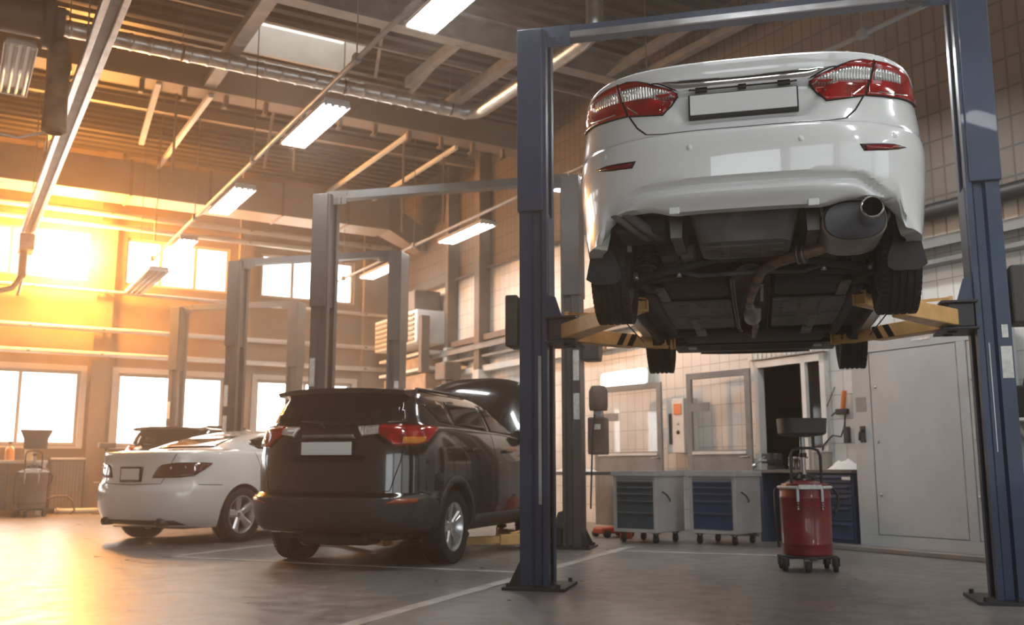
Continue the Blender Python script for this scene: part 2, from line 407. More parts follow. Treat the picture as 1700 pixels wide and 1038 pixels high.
S('wall_room', bm, M['door_dark'], 'dark unlit room behind the open doorway', 'wall')
bm = NB(); box(bm, U0-.3, U0, V0-.3, V1, 0, ZC); S('wall_left', bm, M['wall_plain'], 'plain plaster wall on the far left, out of view', 'wall')
# the wall behind the viewer is mostly glazed roller doors
bm = NB(); box(bm, U0, U1, V0-.3, V0, 4.6, ZC); box(bm, U0, U1, V0-.3, V0, 0, .5)
for a, b in ((-9, -8.2), (-4.2, -3.4), (.6, 1.4), (5.4, 6.0), (9.2, 9.6)): box(bm, a, b, V0-.3, V0, .5, 4.6)
S('wall_front', bm, M['wall_plain'], 'wall with glazed gates behind the viewer', 'wall')
# curb along the tiled wall
bm = NB(); box(bm, 8.72, U1, 4.2, 7.9, 0, .06, bev=.012); S('trim_1', bm, M['concrete'], 'low concrete curb under the grey cabinet', 'curb')
# pilasters on the window wall
for i, u in enumerate((-3.13, -.17, 2.80, 5.79, 8.85)):
    bm = NB(); box(bm, u-.17, u+.17, V1-.12, V1, 0, ZC); S('column' if i == 0 else 'column.%03d' % i, bm, M['wall_cream'], 'shallow cream pilaster between window bays, %s' % ['far left', 'left of the sunlit window', 'right of the sunlit window', 'behind the third lift', 'by the corner'][i], 'pilaster')
# floor markings
def fline(p, q, w=.10, name='floor_line', label=''):
    bm = NB(); p, q = Vector((p[0], p[1], .002)), Vector((q[0], q[1], .002)); bar(bm, p, q, w, .004)
    tag(obj(name, bm, M['line_paint']), label, 'floor marking', None, 'structure')
fline(Wc(-2.35, 5.15), Wc(-1.50, 11.4), .11, 'floor_line', 'long worn white bay line running from the foreground past the left post')
fline(Wc(-5.95, 8.95), Wc(-2.0, 8.35), .09, 'floor_line.001', 'thin white line on the floor behind the black car')
fline(Wc(-5.9, 8.9), Wc(-5.2, 13.8), .09, 'floor_line.002', 'white bay line between the white car and the black car')
fline(Wc(-1.5, 10.85), Wc(.5, 10.6), .07, 'floor_line.003', 'faint white line in front of the tool trolleys')
# ------------------------------------------------------------------ car bodies: stacked horizontal outlines, detail fitted onto their surface
def interp(tab, z, k):
    """monotone cubic through (z, value) columns"""
    n = len(tab)
    if z <= tab[0][0]: return tab[0][k]
    if z >= tab[-1][0]: return tab[-1][k]
    i = 0
    while tab[i+1][0] < z: i += 1
    def dl(j): return (tab[j+1][k]-tab[j][k])/(tab[j+1][0]-tab[j][0])
    def tan(j):
        if j == 0: return dl(0)
        if j == n-1: return dl(n-2)
        a, b = dl(j-1), dl(j)
        return 0 if a*b <= 0 else 2*a*b/(a+b)
    h = tab[i+1][0]-tab[i][0]; t = (z-tab[i][0])/h
    p0, p1, m0, m1 = tab[i][k], tab[i+1][k], tan(i)*h, tan(i+1)*h
    return (2*t**3-3*t*t+1)*p0+(t**3-2*t*t+t)*m0+(-2*t**3+3*t*t)*p1+(t**3-t*t)*m1
class Body:
    # table columns: z, half width, rear y, front y, rear corner length, front corner length, rear exponent, front exponent
    def __init__(s, tab, warp=None, NR=26, NS=14, NF=18):
        s.tab = tab; s.warp = warp or (lambda x, y, z: (x, y, z)); s.N = (NR, NS, NF); s.cache = {}
    def prm(s, z):
        k = round(z, 5)
        if k not in s.cache: s.cache[k] = [interp(s.tab, z, c) for c in range(1, 8)]
        return s.cache[k]
    def half(s, z, inset=0.):
        w, yr, yf, Lr, Lf, nr, nf = s.prm(z); w -= inset; yr += inset; yf -= inset
        NR, NS, NF = s.N; out = []
        for i in range(NR+1):
            th = (i/NR)*PI/2
            out.append((w*math.sin(th)**(2/nr) if th > 0 else 0., yr+Lr*(1-max(0, math.cos(th))**(2/nr))))
        y0, y1 = yr+Lr, yf-Lf
        for i in range(1, NS): out.append((w, lerp(y0, y1, i/NS)))
        for i in range(NF+1):
            th = (1-i/NF)*PI/2
            out.append((w*math.sin(th)**(2/nf) if th > 0 else 0., yf-Lf*(1-max(0, math.cos(th))**(2/nf))))
        return out
    def ring(s, z, inset=0., zz=None):
        h = s.half(z, inset); full = h+[(-x, y) for x, y in h[-2:0:-1]]
        return [Vector(s.warp(x, y, z if zz is None else zz)) for x, y in full]
    # surface maps
    def rear(s, x, z):
        w, yr, yf, Lr, Lf, nr, nf = s.prm(z); a = min(abs(x)/w, .9995)
        return Vector(s.warp(x, yr+Lr*(1-(1-a**nr)**(1/nr)), z))
    def front(s, x, z):
        w, yr, yf, Lr, Lf, nr, nf = s.prm(z); a = min(abs(x)/w, .9995)
        return Vector(s.warp(x, yf-Lf*(1-(1-a**nf)**(1/nf)), z))
    def side(s, y, z, sg=1):
        w, yr, yf, Lr, Lf, nr, nf = s.prm(z)
        if y < yr+Lr: t = min((yr+Lr-y)/Lr, 1.); x = w*(1-t**nr)**(1/nr)
        elif y > yf-Lf: t = min((y-yf+Lf)/Lf, 1.); x = w*(1-t**nf)**(1/nf)
        else: x = w
        return Vector(s.warp(sg*x, y, z))
    def wrap(s, a, z, sg=1):
        """a = distance along the outline from the rear centre"""
        h = s.half(z); d = 0.; a = abs(a)
        for p, q in zip(h, h[1:]):
            l = math.hypot(q[0]-p[0], q[1]-p[1])
            if d+l >= a:
                t = (a-d)/l if l else 0; x, y = lerp(p[0], q[0], t), lerp(p[1], q[1], t); break
            d += l
        return Vector(s.warp(sg*x, y, z))
    def mapper(s, kind, sg=1):
        if kind == 'rear': return lambda u, v: s.rear(sg*u, v)
        if kind == 'front': return lambda u, v: s.front(sg*u, v)
        if kind == 'side': return lambda u, v: s.side(u, v, sg)
        if kind == 'wrap': return lambda u, v: s.wrap(u, v, sg if u >= 0 else -sg)
    def mesh(s, zs, zbot, zcap, mats, name, parent, wells=(), inset=.07, extra=0.):
        bm = NB(); rings = []
        # inside of the lower edge, then up the outside
        r0 = s.ring(zbot, inset+.03, zcap); r1 = s.ring(zbot, inset)
        for r in (r0, r1)+tuple(s.ring(z) for z in zs): rings.append([bm.verts.new(p) for p in r])
        n = len(rings[0])
        for i in range(len(rings)-1):
            A, B = rings[i], rings[i+1]
            for j in range(n):
                f = bm.faces.new((A[j], A[(j+1) % n], B[(j+1) % n], B[j])); f.smooth = True
                if i == 0: f.material_index = 1
        def cap(r, up):
            h = n//2
            for j in range(h):
                a, b, c, d = r[j], r[j+1], r[(-j-1) % n], r[-j % n]
                vs = []
                for v in (a, b, c, d):
                    if v not in vs: vs.append(v)
                if len(vs) < 3: continue
                f = bm.faces.new(vs if up else vs[::-1]); f.smooth = True
                if not up: f.material_index = 1
        cap(rings[0], False); cap(rings[-1], True)
        bmesh.ops.recalc_face_normals(bm, faces=bm.faces)
        me = bpy.data.meshes.new(name); bm.to_mesh(me); bm.free()
        for m in mats: me.materials.append(m)
        o = bpy.data.objects.new(name, me); COL.objects.link(o)
        cs = []
        for (yy, zz, rr, xi) in wells:
            for sg in (1, -1):
                b2 = NB(); tmp = NB(); 
                lathe(b2, [(0, xi), (rr, xi), (rr, 1.3), (0, 1.3)], 40, T(0, yy, zz) @ RY(PI/2*sg) , mi=1)
                bmesh.ops.recalc_face_normals(b2, faces=b2.faces)
                m2 = bpy.data.meshes.new('w'); b2.to_mesh(m2); b2.free(); tmp.free()
                for m in mats: m2.materials.append(m)
                c = bpy.data.objects.new('w', m2); COL.objects.link(c); cs.append(c)
                md = o.modifiers.new('b', 'BOOLEAN'); md.operation = 'DIFFERENCE'; md.object = c; md.solver = 'EXACT'
        if cs:
            dg = bpy.context.evaluated_depsgraph_get(); nm = bpy.data.meshes.new_from_object(o.evaluated_get(dg))
            o.modifiers.clear(); o.data = nm; nm.name = name
            for c in cs: bpy.data.objects.remove(c)
        for p in o.data.polygons: p.use_smooth = True
        b3 = NB(); b3.from_mesh(o.data)
        for e in b3.edges:
            if len(e.link_faces) == 2 and e.calc_face_angle(0) > R(38): e.smooth = False
        b3.to_mesh(o.data); b3.free()
        o.parent = parent; return o
def patch(mp, poly, off=.004, th=.02, step=.03, bm=None, mi=0):
    """a panel with the outline poly (in surface coordinates) lying on the surface mp, standing off it and th thick"""
    own = bm is None
    t = NB(); vs = [t.verts.new((u, v, 0)) for u, v in poly]; t.faces.new(vs)
    us = [p[0] for p in poly]; ws = [p[1] for p in poly]
    for ax, lo, hi in ((0, min(us), max(us)), (1, min(ws), max(ws))):
        k = int((hi-lo)/step)
        for i in range(1, k+1):
            c = lo+(hi-lo)*i/(k+1); co = [0, 0, 0]; no = [0, 0, 0]; co[ax] = c; no[ax] = 1
            bmesh.ops.bisect_plane(t, geom=t.verts[:]+t.edges[:]+t.faces[:], plane_co=co, plane_no=no)
    big = [f for f in t.faces if len(f.verts) > 4]
    if big: bmesh.ops.triangulate(t, faces=big)
    if bm is None: bm = NB()
    top, low = {}, {}; e = .004
    for v in t.verts:
        u, w = v.co.x, v.co.y; p = mp(u, w)
        n = (mp(u+e, w)-mp(u-e, w)).cross(mp(u, w+e)-mp(u, w-e))
        if n.length < 1e-12: n = Vector((0, -1, 0))
        n.normalize()
        c = Vector((p.x, p.y, 0))-Vector((0, CENTER_Y, 0))
        if n.dot(Vector((c.x, c.y, .3*(p.z-.6)))) < 0: n = -n
        top[v.index] = bm.verts.new(p+n*off)
        if v.is_boundary: low[v.index] = bm.verts.new(p+n*(off-th))
    for f in t.faces:
        try: g = bm.faces.new([top[v.index] for v in f.verts]); g.smooth = True; g.material_index = mi
        except ValueError: pass
    for ed in t.edges:
        if ed.is_boundary:
            a, b = ed.verts[0].index, ed.verts[1].index
            g = bm.faces.new((top[a], top[b], low[b], low[a])); g.material_index = mi
    t.free(); return bm
CENTER_Y = 0.
def strip(mp, pts, w=.006, off=.0015, th=.006, step=.03, bm=None, mi=0, closed=False):
    """a thin line lying on a surface along pts"""
    if bm is None: bm = NB()
    P = [Vector((p[0], p[1])) for p in pts]
    if closed: P.append(P[0])
    Q = [P[0]]
    for a, b in zip(P, P[1:]):
        k = max(1, int((b-a).length/step))
        for i in range(1, k+1): Q.append(a.lerp(b, i/k))
    rows = []; e = .004
    for i, q in enumerate(Q):
        d = (Q[min(i+1, len(Q)-1)]-Q[max(i-1, 0)]).normalized(); s = Vector((-d.y, d.x))*w/2
        row = []
        for c in (q-s, q+s):
            p = mp(c.x, c.y); n = (mp(c.x+e, c.y)-mp(c.x-e, c.y)).cross(mp(c.x, c.y+e)-mp(c.x, c.y-e)); n.normalize()
            cc = Vector((p.x, p.y-CENTER_Y, .3*(p.z-.6)))
            if n.dot(cc) < 0: n = -n
            row.append((bm.verts.new(p+n*off), bm.verts.new(p+n*(off-th))))
        rows.append(row)
    for A, B in zip(rows, rows[1:]):
        for q in ((A[0][0], A[1][0], B[1][0], B[0][0]), (A[0][0], B[0][0], B[0][1], A[0][1]), (A[1][0], A[1][1], B[1][1], B[1][0])):
            f = bm.faces.new(q); f.material_index = mi; f.smooth = True
    return bm
def rpoly(x0, x1, z0, z1, r=.02, n=4):
    out = []
    for cx, cz, a in ((x1-r, z1-r, 0), (x0+r, z1-r, 90), (x0+r, z0+r, 180), (x1-r, z0+r, 270)):
        for i in range(n+1): t = R(a+90*i/n); out.append((cx+r*math.cos(t), cz+r*math.sin(t)))
    return out
def arc(cy, cz, r, a0, a1, n=24): return [(cy+r*math.cos(R(a0+(a1-a0)*i/n)), cz+r*math.sin(R(a0+(a1-a0)*i/n))) for i in range(n+1)]
# ------------------------------------------------------------------ wheels (axis along local x, outer face towards +x)
TYRES = {}
def wheel(parent, pos, sg, rad, wid, rim_r, spokes=5, style='twin', rim_mat='alloy', detail=True):
    """> tyre, rim, brake_disc"""
    w_ = part('wheel', parent); w_.location = pos; w_.rotation_euler = (0, 0, 0 if sg > 0 else PI)
    key = (rad, wid, rim_r, spokes, style, rim_mat)
    if key not in TYRES:
        h = wid/2; g = .008
        bm = NB(); prof = [(rim_r-.005, -h*.82), (rim_r+.03, -h*.96), (rad-.05, -h), (rad-.02, -h*.93), (rad-.006, -h*.78)]
        for c in (-.46, -.15, .15, .46):
            y = c*h*1.15; prof += [(rad-.001, y-.010), (rad-g, y-.006), (rad-g, y+.006), (rad-.001, y+.010)]
        prof += [(rad-.006, h*.78), (rad-.02, h*.93), (rad-.05, h), (rim_r+.03, h*.96), (rim_r-.005, h*.82)]
        lathe(bm, prof, 56, RY(PI/2), closed=True)
        # cross sipes on the shoulders
        for k in range(56):
            a = 2*PI*k/56
            for s in (-1, 1):
                Mx = RX(a) @ T(s*h*.80, 0, rad-.008)
                box(bm, -h*.13, h*.13, -.012, .012, -.004, .006, M=Mx)
        ty = obj('tyre', bm, M['rubber'], None, smooth=35).data
        bm = NB(); oz = h*.55
        lathe(bm, [(rim_r, -h*.8), (rim_r+.012, -h*.84), (rim_r+.012, -h*.78), (rim_r-.012, -h*.6), (rim_r-.02, h*.5), (rim_r-.004, h*.74), (rim_r+.012, h*.8), (rim_r+.012, h*.86), (rim_r-.006, h*.86), (rim_r-.028, h*.5), (rim_r-.035, -h*.6), (rim_r-.02, -h*.8)], 48, RY(PI/2), closed=True)
        lathe(bm, [(0, oz+.005), (.035, oz+.005), (.055, oz-.005), (.075, oz-.03), (.08, oz-.06), (0, oz-.06)], 32, RY(PI/2))
        for k in range(spokes):
            a = 2*PI*k/spokes+.2
            offs = (0.,) if style == 'five' else (-.13, .13)
            for d in offs:
                wa, wb = (.036, .050) if style == 'five' else (.020, .028)
                p = [(-wa, .05), (wa, .05), (wb+.004, rim_r-.02), (-wb-.004, rim_r-.02)]
                A = [bm.verts.new((oz-.012 if yy < .1 else oz+.012, xx, yy)) for xx, yy in p]
                C_ = [bm.verts.new((oz-.05 if yy < .1 else oz-.03, xx*.8, yy)) for xx, yy in p]
                D = [bm.verts.new((oz+.004 if yy < .1 else oz+.026, xx*.45, yy)) for xx, yy in p]
                vs = A+C_+D
                for i in range(4):
                    j = (i+1) % 4; bm.faces.new((A[i], A[j], C_[j], C_[i])); bm.faces.new((A[i], D[i], D[j], A[j]))
                bm.faces.new(D)
                bmesh.ops.transform(bm, matrix=RX(a+d), verts=vs)
        ri = obj('rim', bm, M[rim_mat], None, smooth=30).data
        bm = NB(); lathe(bm, [(.07, -h*.1), (rim_r*.72, -h*.1), (rim_r*.72, -h*.1-.025), (.07, -h*.1-.025)], 36, RY(PI/2), closed=True)
        lathe(bm, [(0, -h*.95), (.11, -h*.95), (.11, -h*.2), (.05, h*.3), (0, h*.3)], 24, RY(PI/2))
        bd = obj('brake_disc', bm, M['hub'], None, smooth=35).data
        for d in (ty, ri, bd):
            for o in [o for o in bpy.data.objects if o.data == d]: bpy.data.objects.remove(o)
        TYRES[key] = (ty, ri, bd)
    for nm, d in zip(('tyre', 'rim', 'brake_disc'), TYRES[key]):
        o = bpy.data.objects.new(nm, d); COL.objects.link(o); o.parent = w_
    return w_
def child(name, bm, m, parent, label=None, **k):
    o = obj(name, bm, m, parent, **k)
    if label: o['label'] = label
    return o
# ------------------------------------------------------------------ the raised white saloon
def build_lifted():
    car = thing('saloon_car', 'white saloon raised high on the navy lift, rear bumper and underside showing', 'car', Wc(-.015, 7.08, 1.78), RC)
    #      z     w     yr      yf    Lr   Lf   nr  nf
    tab = [(.20, .855, -2.30, 2.22, .85, .80, 3.0, 2.7), (.38, .885, -2.40, 2.34, .85, .85, 3.0, 2.7), (.55, .915, -2.435, 2.37, .85, .90, 3.0, 2.7), (.68, .918, -2.445, 2.34, .85, .90, 3.0, 2.7),
           (.745, .915, -2.437, 2.27, .85, .90, 3.0, 2.7), (.775, .912, -2.402, 2.22, .84, .90, 3.0, 2.7), (.86, .905, -2.392, 2.0, .84, .85, 3.0, 2.7), (.96, .892, -2.392, 1.55, .84, .75, 3.0, 2.8),
           (1.02, .888, -2.400, 1.25, .84, .62, 3.1, 2.9), (1.07, .880, -2.420, 1.02, .84, .52, 3.2, 3.), (1.105, .868, -2.432, .90, .84, .48, 3.2, 3.), (1.118, .855, -2.422, .86, .84, .46, 3.2, 3.), (1.130, .83, -2.33, .83, .80, .46, 3.2, 3.),
           (1.142, .79, -2.10, .79, .65, .45, 3.2, 3.), (1.155, .765, -1.88, .75, .52, .45, 3.4, 3.), (1.20, .74, -1.72, .64, .45, .45, 3.5, 3.), (1.30, .685, -1.42, .38, .40, .40, 3.5, 3.), (1.38, .635, -1.15, .15, .35, .35, 3.5, 3.), (1.44, .56, -.85, -.02, .25, .25, 3.2, 3.), (1.47, .46, -.66, -.14, .2, .18, 3., 3.), (1.48, .33, -.55, -.24, .12, .10, 3., 3.)]
    def zc(x):
        a = abs(x); return .517-.004*(a/.5)**2 if a < .50 else .513-.085*sstep(.50, .70, a)-.16*sstep(.68, .80, a)
    def low(x, y):
        """height of the lower edge around the car"""
        a = abs(x)
        if y < -2.0:
            z = .380+.030*sstep(.34, .50, a)+.02*sstep(.70, .77, a); return lerp(z, .272, sstep(.705, .752, a))
        if y < -1.0: return .275
        if y < 1.2: return .19
        return .215
    def warp(x, y, z):
        z0 = z
        if z < .52:
            k = 1-sstep(.38, .52, z); z = z+(low(x, y)-.38)*k
        if y < -1.9:
            t = zc(x)-z
            if t > 0:
                d = lerp(0, .046, sstep(0, .022, t)) if t < .03 else (lerp(.046, .020, sstep(.03, .064, t)) if t < .064 else lerp(.020, .085, sstep(.066, .15, t)))
                y += d*(1-sstep(.70, .80, abs(x)))
            # number plate niche pressed into the boot lid
            a = abs(x); e = .30+.13*sstep(.80, .99, z0)
            y += .034*(1-sstep(e-.03, e+.02, a))*sstep(.795, .83, z0)*(1-sstep(.965, .985, z0))
            # boot edge rolls down towards the corners
            z -= .012*sstep(.62, .86, a)*sstep(1.0, 1.11, z0)
            # chrome shelf overhang
            y -= .012*(1-sstep(.38, .45, a))*sstep(.975, .99, z0)*(1-sstep(1.03, 1.06, z0))
        return (x, y, z)
    B = Body(tab, warp, NR=44)
    zs = [.38+i*.0117 for i in range(13)]+[.545, .58, .62, .66, .70, .73, .745, .752, .76, .768, .775, .79, .80, .81, .82, .83, .85, .88, .91, .94, .96, .968, .976, .984, .992, 1.0, 1.02, 1.035, 1.05, 1.07, 1.09, 1.105, 1.113, 1.118, 1.122, 1.13, 1.136, 1.142, 1.15, 1.155, 1.18, 1.2, 1.25, 1.3, 1.34, 1.38, 1.41, 1.44, 1.46, 1.47, 1.476, 1.48]
    global CENTER_Y; CENTER_Y = 0
    body = B.mesh(zs, .38, .46, [M['white_paint'], M['under']], 'body_shell', car, wells=((-1.3875, .325, .385, .60), (1.3875, .325, .385, .60)))
    rear, = [B.mapper('rear')]
    # ---- boot lid and bumper joints
    bm = NB()
    for sg in (1, -1):
        mp = B.mapper('rear', sg)
        strip(mp, [(.655, 1.128), (.640, 1.11), (.612, 1.02), (.570, .898), (.53, .83), (.483, .784)], .008, bm=bm)
    strip(rear, [(-.483, .784), (-.40, .770), (0, .764), (.40, .770), (.483, .784)], .005, bm=bm)
    child('boot_joint', bm, M['gap'], car, 'black joint line around the boot lid')
    # ---- tail lights
    for sg in (1, -1):
        mp = B.mapper('wrap', sg)
        def rx(pts):   # x on the rear face -> distance along the outline
            out = []
            for x, z in pts:
                h = B.half(z); d = 0
                for p, q in zip(h, h[1:]):
                    l = math.hypot(q[0]-p[0], q[1]-p[1])
                    if q[0] >= x: d += l*(x-p[0])/(q[0]-p[0]); break
                    d += l
                out.append((d, z))
            return out
        tl = part('tail_light', car)
        inner = rx([(.318, .977), (.345, .992), (.40, 1.018), (.468, 1.050), (.52, 1.068), (.57, 1.077), (.622, 1.075), (.606, 1.01), (.575, .905), (.48, .887), (.395, .876)])
        outer = rx([(.630, 1.075), (.69, 1.075), (.75, 1.070)])+[(rx([(.80, 1.05)])[0][0], 1.055), (rx([(.835, .99)])[0][0], 1.0), (rx([(.85, .95)])[0][0]+.03, .952), (rx([(.80, .93)])[0][0], .935), (rx([(.70, .915)])[0][0], .915), (rx([(.583, .906)])[0][0], .906), (rx([(.614, 1.01)])[0][0], 1.01)]
        bm = patch(mp, inner, .012, .03, .02); child('red_lens', bm, M['red_lens'], tl, 'inner red lens on the boot lid')
        bm = patch(mp, outer, .014, .03, .02); child('red_lens', bm, M['red_lens'], tl, 'outer red lens wrapping round the corner')
        c1 = rx([(.333, .978), (.40, 1.008), (.468, 1.036), (.52, 1.047), (.612, 1.047), (.600, .990), (.50, .980), (.40, .972)])
        c2 = rx([(.632, 1.047), (.70, 1.047), (.755, 1.040), (.755, 1.000), (.70, .998), (.617, .991)])
        bm = patch(mp, c1, .0155, .01, .02); patch(mp, c2, .0175, .01, .02, bm=bm)
        child('clear_lens', bm, M['clear_lens'], tl, 'clear ribbed reversing lens')
        bm = NB(); strip(mp, inner, .007, .012, .012, bm=bm, closed=True); strip(mp, outer, .006, .013, .012, bm=bm, closed=True); child('lens_rim', bm, M['gap'], tl)
        # curved reflector lines inside the red lens
        for pts, wd, of in (([(.575, .955), (.55, .93), (.52, .905)], .007, .0145), ([(.41, .90), (.40, .93), (.385, .945)], .006, .0145), ([(.64, .93), (.72, .935), (.79, .955)], .006, .0165)):
            bm = strip(mp, rx(pts), wd, of, .004); child('bright_trim', bm, M['chrome'], tl, 'bright curved reflector line in the red lens')
    # ---- chrome bar over the plate
    bm = NB(); rows = []; n = 48
    for i in range(n+1):
        x = lerp(-.45, .45, i/n); a = abs(x)
        zt = 1.030+.016*(a/.45)**2; zb = .980+.004*sstep(.2, .31, a)+(.058*sstep(.30, .45, a)); row = []
        for t, d in ((0, -.012), (0, .004), (.25, .017), (.5, .022), (.75, .017), (1, .003), (1, -.012)):
            p = rear(x, lerp(zb, zt, t)); row.append(bm.verts.new(p+Vector((0, -d*(1-.5*sstep(.36, .45, a)), 0))))
        rows.append(row)
    for A, B_ in zip(rows, rows[1:]):
        for j in range(6): bm.faces.new((A[j], B_[j], B_[j+1], A[j+1]))
    bm.faces.new(rows[0]); bm.faces.new(rows[-1][::-1])
    child('chrome_bar', bm, M['chrome'], car, 'long chrome bar between the tail lights', smooth=50)
    for x, w_ in ((-.20, .03), (0, .02), (.20, .03)):
        bm = NB(); box(bm, x-w_, x+w_, -2.41, -2.385, .968, .980, .003); child('plate_lamp', bm, M['black_plastic'], car)
    # ---- number plate
    pl = part('number_plate', car); yy = -2.375
    bm = NB(); box(bm, -.266, .266, yy-.012, yy+.02, .836, .962, .004); child('plate_frame', bm, M['black_plastic'], pl, 'black plate surround')
    bm = NB(); box(bm, -.258, .258, yy-.018, yy-.010, .853, .957, .003); child('blank_plate', bm, M['plate'], pl, 'blank white number plate')
    # ---- reflectors and parking sensors
    for sg in (1, -1):
        mp = B.mapper('rear', sg)
        bm = patch(mp, [(.535, .640), (.60, .645), (.70, .655), (.765, .652), (.72, .632), (.66, .618), (.555, .606)], .003, .02, .02); child('reflector_bezel', bm, M['black_plastic'], car)
        bm = patch(mp, [(.557, .632), (.70, .648), (.745, .647), (.70, .630), (.565, .609)], .007, .02, .02); child('reflector', bm, M['dark_red'], car, 'slim red bumper reflector')
        for x, z in ((.264, .672), (.706, .700)):
            p = mp(x, z); n = Vector((sg*.0 if x < .5 else sg*.55, -1, 0)).normalized()
            bm = NB(); lathe(bm, [(0, .003), (.010, .003), (.0115, .0), (.015, .001), (.015, -.01)], 20, T(*p) @ n.to_track_quat('Z', 'Y').to_matrix().to_4x4()); child('parking_sensor', bm, M['white_paint'], car)
    # ---- glass
    bm = patch(rear, [(-.60, 1.185), (.60, 1.185), (.47, 1.40), (-.47, 1.40)], .004, .01, .05); child('rear_window', bm, M['car_glass'], car)
    bm = patch(B.mapper('front'), [(-.62, 1.15), (.62, 1.15), (.47, 1.40), (-.47, 1.40)], .004, .01, .05); child('windscreen', bm, M['car_glass'], car)
    for sg in (1, -1):
        mp = B.mapper('side', sg)
        bm = patch(mp, [(-1.28, 1.19), (-.95, 1.36), (-.45, 1.41), (-.25, 1.41), (-.25, 1.17), (-1.2, 1.17)], .004, .01, .05); patch(mp, [(-.19, 1.17), (-.19, 1.41), (-.05, 1.40), (.30, 1.24), (.38, 1.17)], .004, .01, .05, bm=bm)
        child('side_window', bm, M['car_glass'], car)
        for pts in ([(-.22, .32), (-.22, 1.16)], [(.78, .36), (.80, .70), (.72, 1.0)], [(-.88, .55), (-.98, .8), (-1.15, 1.16)], [(-1.05, .32), (.78, .32)], [(-2.0, .755), (-1.74, .73)]):
            child('door_joint', strip(mp, pts, .007), M['gap'], car)
        for y in (-.75, .2):
            bm = NB(); p = mp(y, .92); box(bm, p.x-.01*sg, p.x+.035*sg, y-.1, y+.1, .905, .935, .008); child('door_handle', bm, M['white_paint'], car)
        bm = NB(); p = mp(.55, 1.1); box(bm, p.x-.02*sg, p.x+.18*sg, .48, .60, 1.06, 1.19, .03); child('wing_mirror', bm, M['white_paint'], car)
        # mud flaps behind both axles
        for y0, z1 in ((-1.80, .30), (.98, .28)):
            bm = NB(); x0, x1 = (.70, .915) if y0 < 0 else (.72, .90)
            prism(bm, [(x0, .150), (x0+.03, .125), (x1-.07, .125), (x1-.02, .155), (x1-.045, z1-.02), (x0+.05, z1+.02), (x0, .20)], y0-.02, y0, Matrix(((sg, 0, 0, 0), (0, 0, 1, 0), (0, 1, 0, 0), (0, 0, 0, 1))))
            child('mud_flap', bm, M['black_plastic'], car, 'black rubber mud flap')
        bm = patch(B.mapper('front', sg), [(.40, .70), (.62, .76), (.78, .74), (.72, .66), (.50, .64)], .006, .02, .04); child('headlight', bm, M['clear_lens'], car)
    bm = patch(B.mapper('front'), [(-.38, .62), (.38, .62), (.36, .73), (-.36, .73)], .004, .02, .05); patch(B.mapper('front'), [(-.5, .36), (.5, .36), (.45, .48), (-.45, .48)], .004, .02, .05, bm=bm); child('grille', bm, M['black_plastic'], car)
    # bumper tabs
    for x in (-.355, .315):
        bm = NB(); box(bm, x-.026, x+.026, -2.335, -2.320, .366, .40, .004); child('bumper_tab', bm, M['white_paint'], car)
    # ---- wheels
    for y, dz in ((-1.3875, -.04), (1.3875, -.07)):
        for sg in (1, -1): wheel(car, (sg*.79, y, .327+dz), sg, .327, .215, .215, 5, 'five')
    # ---- underside
    U_ = lambda nm, bm, m, label=None, **k: child(nm, bm, M[m], car, label, **k)
    # spare wheel tub with rounded floor
    bm = NB(); A = rpoly(-.31, .27, -2.20, -1.60, .10, 5); Bp = rpoly(-.25, .21, -2.10, -1.66, .08, 5)
    lo = [bm.verts.new((x, y, .265)) for x, y in Bp]; up = [bm.verts.new((x, y, .47)) for x, y in A]
    for i in range(len(A)): j = (i+1) % len(A); bm.faces.new((lo[i], lo[j], up[j], up[i]))
    bm.faces.new(lo[::-1]); bm.faces.new(up)
    for y in (-2.0, -1.86, -1.73): box(bm, -.22, .18, y-.012, y+.012, .257, .27)
    for x, y in ((-.13, -1.80), (-.13, -1.95), (.09, -1.80), (.09, -1.95)): lathe(bm, [(0, .258), (.022, .258), (.022, .27)], 12, T(x, y, 0))
    U_('spare_wheel_tub', bm, 'pan', 'ribbed floor of the spare wheel well', smooth=30)
    # body rails beside it
    for x, sg in ((-.37, -1), (.325, 1)):
        bm = NB(); prism(bm, [(x-.03, .31), (x+.03, .31), (x+.035, .46), (x-.035, .46)], -2.05, -1.55, Matrix(((1, 0, 0, 0), (0, 0, 1, 0), (0, 1, 0, 0), (0, 0, 0, 1)))); U_('chassis_rail', bm, 'dirt_metal', 'pale steel chassis rail')
    for x in (-.56, -.50):
        bm = NB(); tube(bm, [(x-.12, -2.2, .43), (x-.04, -2.05, .38), (x+.02, -1.86, .37), (x+.05, -1.72, .42)], .028, 10); U_('heat_shield_lip', bm, 'pan')
    bm = NB(); box(bm, -.70, -.42, -2.02, -1.70, .36, .45, .02); U_('bumper_liner', bm, 'under')
    bm = NB(); box(bm, .40, .70, -2.02, -1.70, .40, .46, .02); U_('bumper_liner', bm, 'under')
    # silencer
    mu = part('silencer', car)
    bm = NB(); cx, cz, ry, rz_ = .515, .325, .155, .105; n = 32; rings = []
    for yv, f in ((-2.15, .94), (-2.14, 1.), (-1.80, 1.), (-1.78, .94)):
        rings.append([bm.verts.new((cx+ry*f*math.copysign(abs(math.cos(2*PI*j/n))**.8, math.cos(2*PI*j/n)), yv, cz+rz_*f*math.copysign(abs(math.sin(2*PI*j/n))**.8, math.sin(2*PI*j/n)))) for j in range(n)])
    for A, B_ in zip(rings, rings[1:]):
        for j in range(n): bm.faces.new((A[j], A[(j+1) % n], B_[(j+1) % n], B_[j]))
    bm.faces.new(rings[-1])
    child('silencer_can', bm, M['muffler'], mu, 'brown tinted oval steel silencer', smooth=35)
    bm = NB(); rr = []
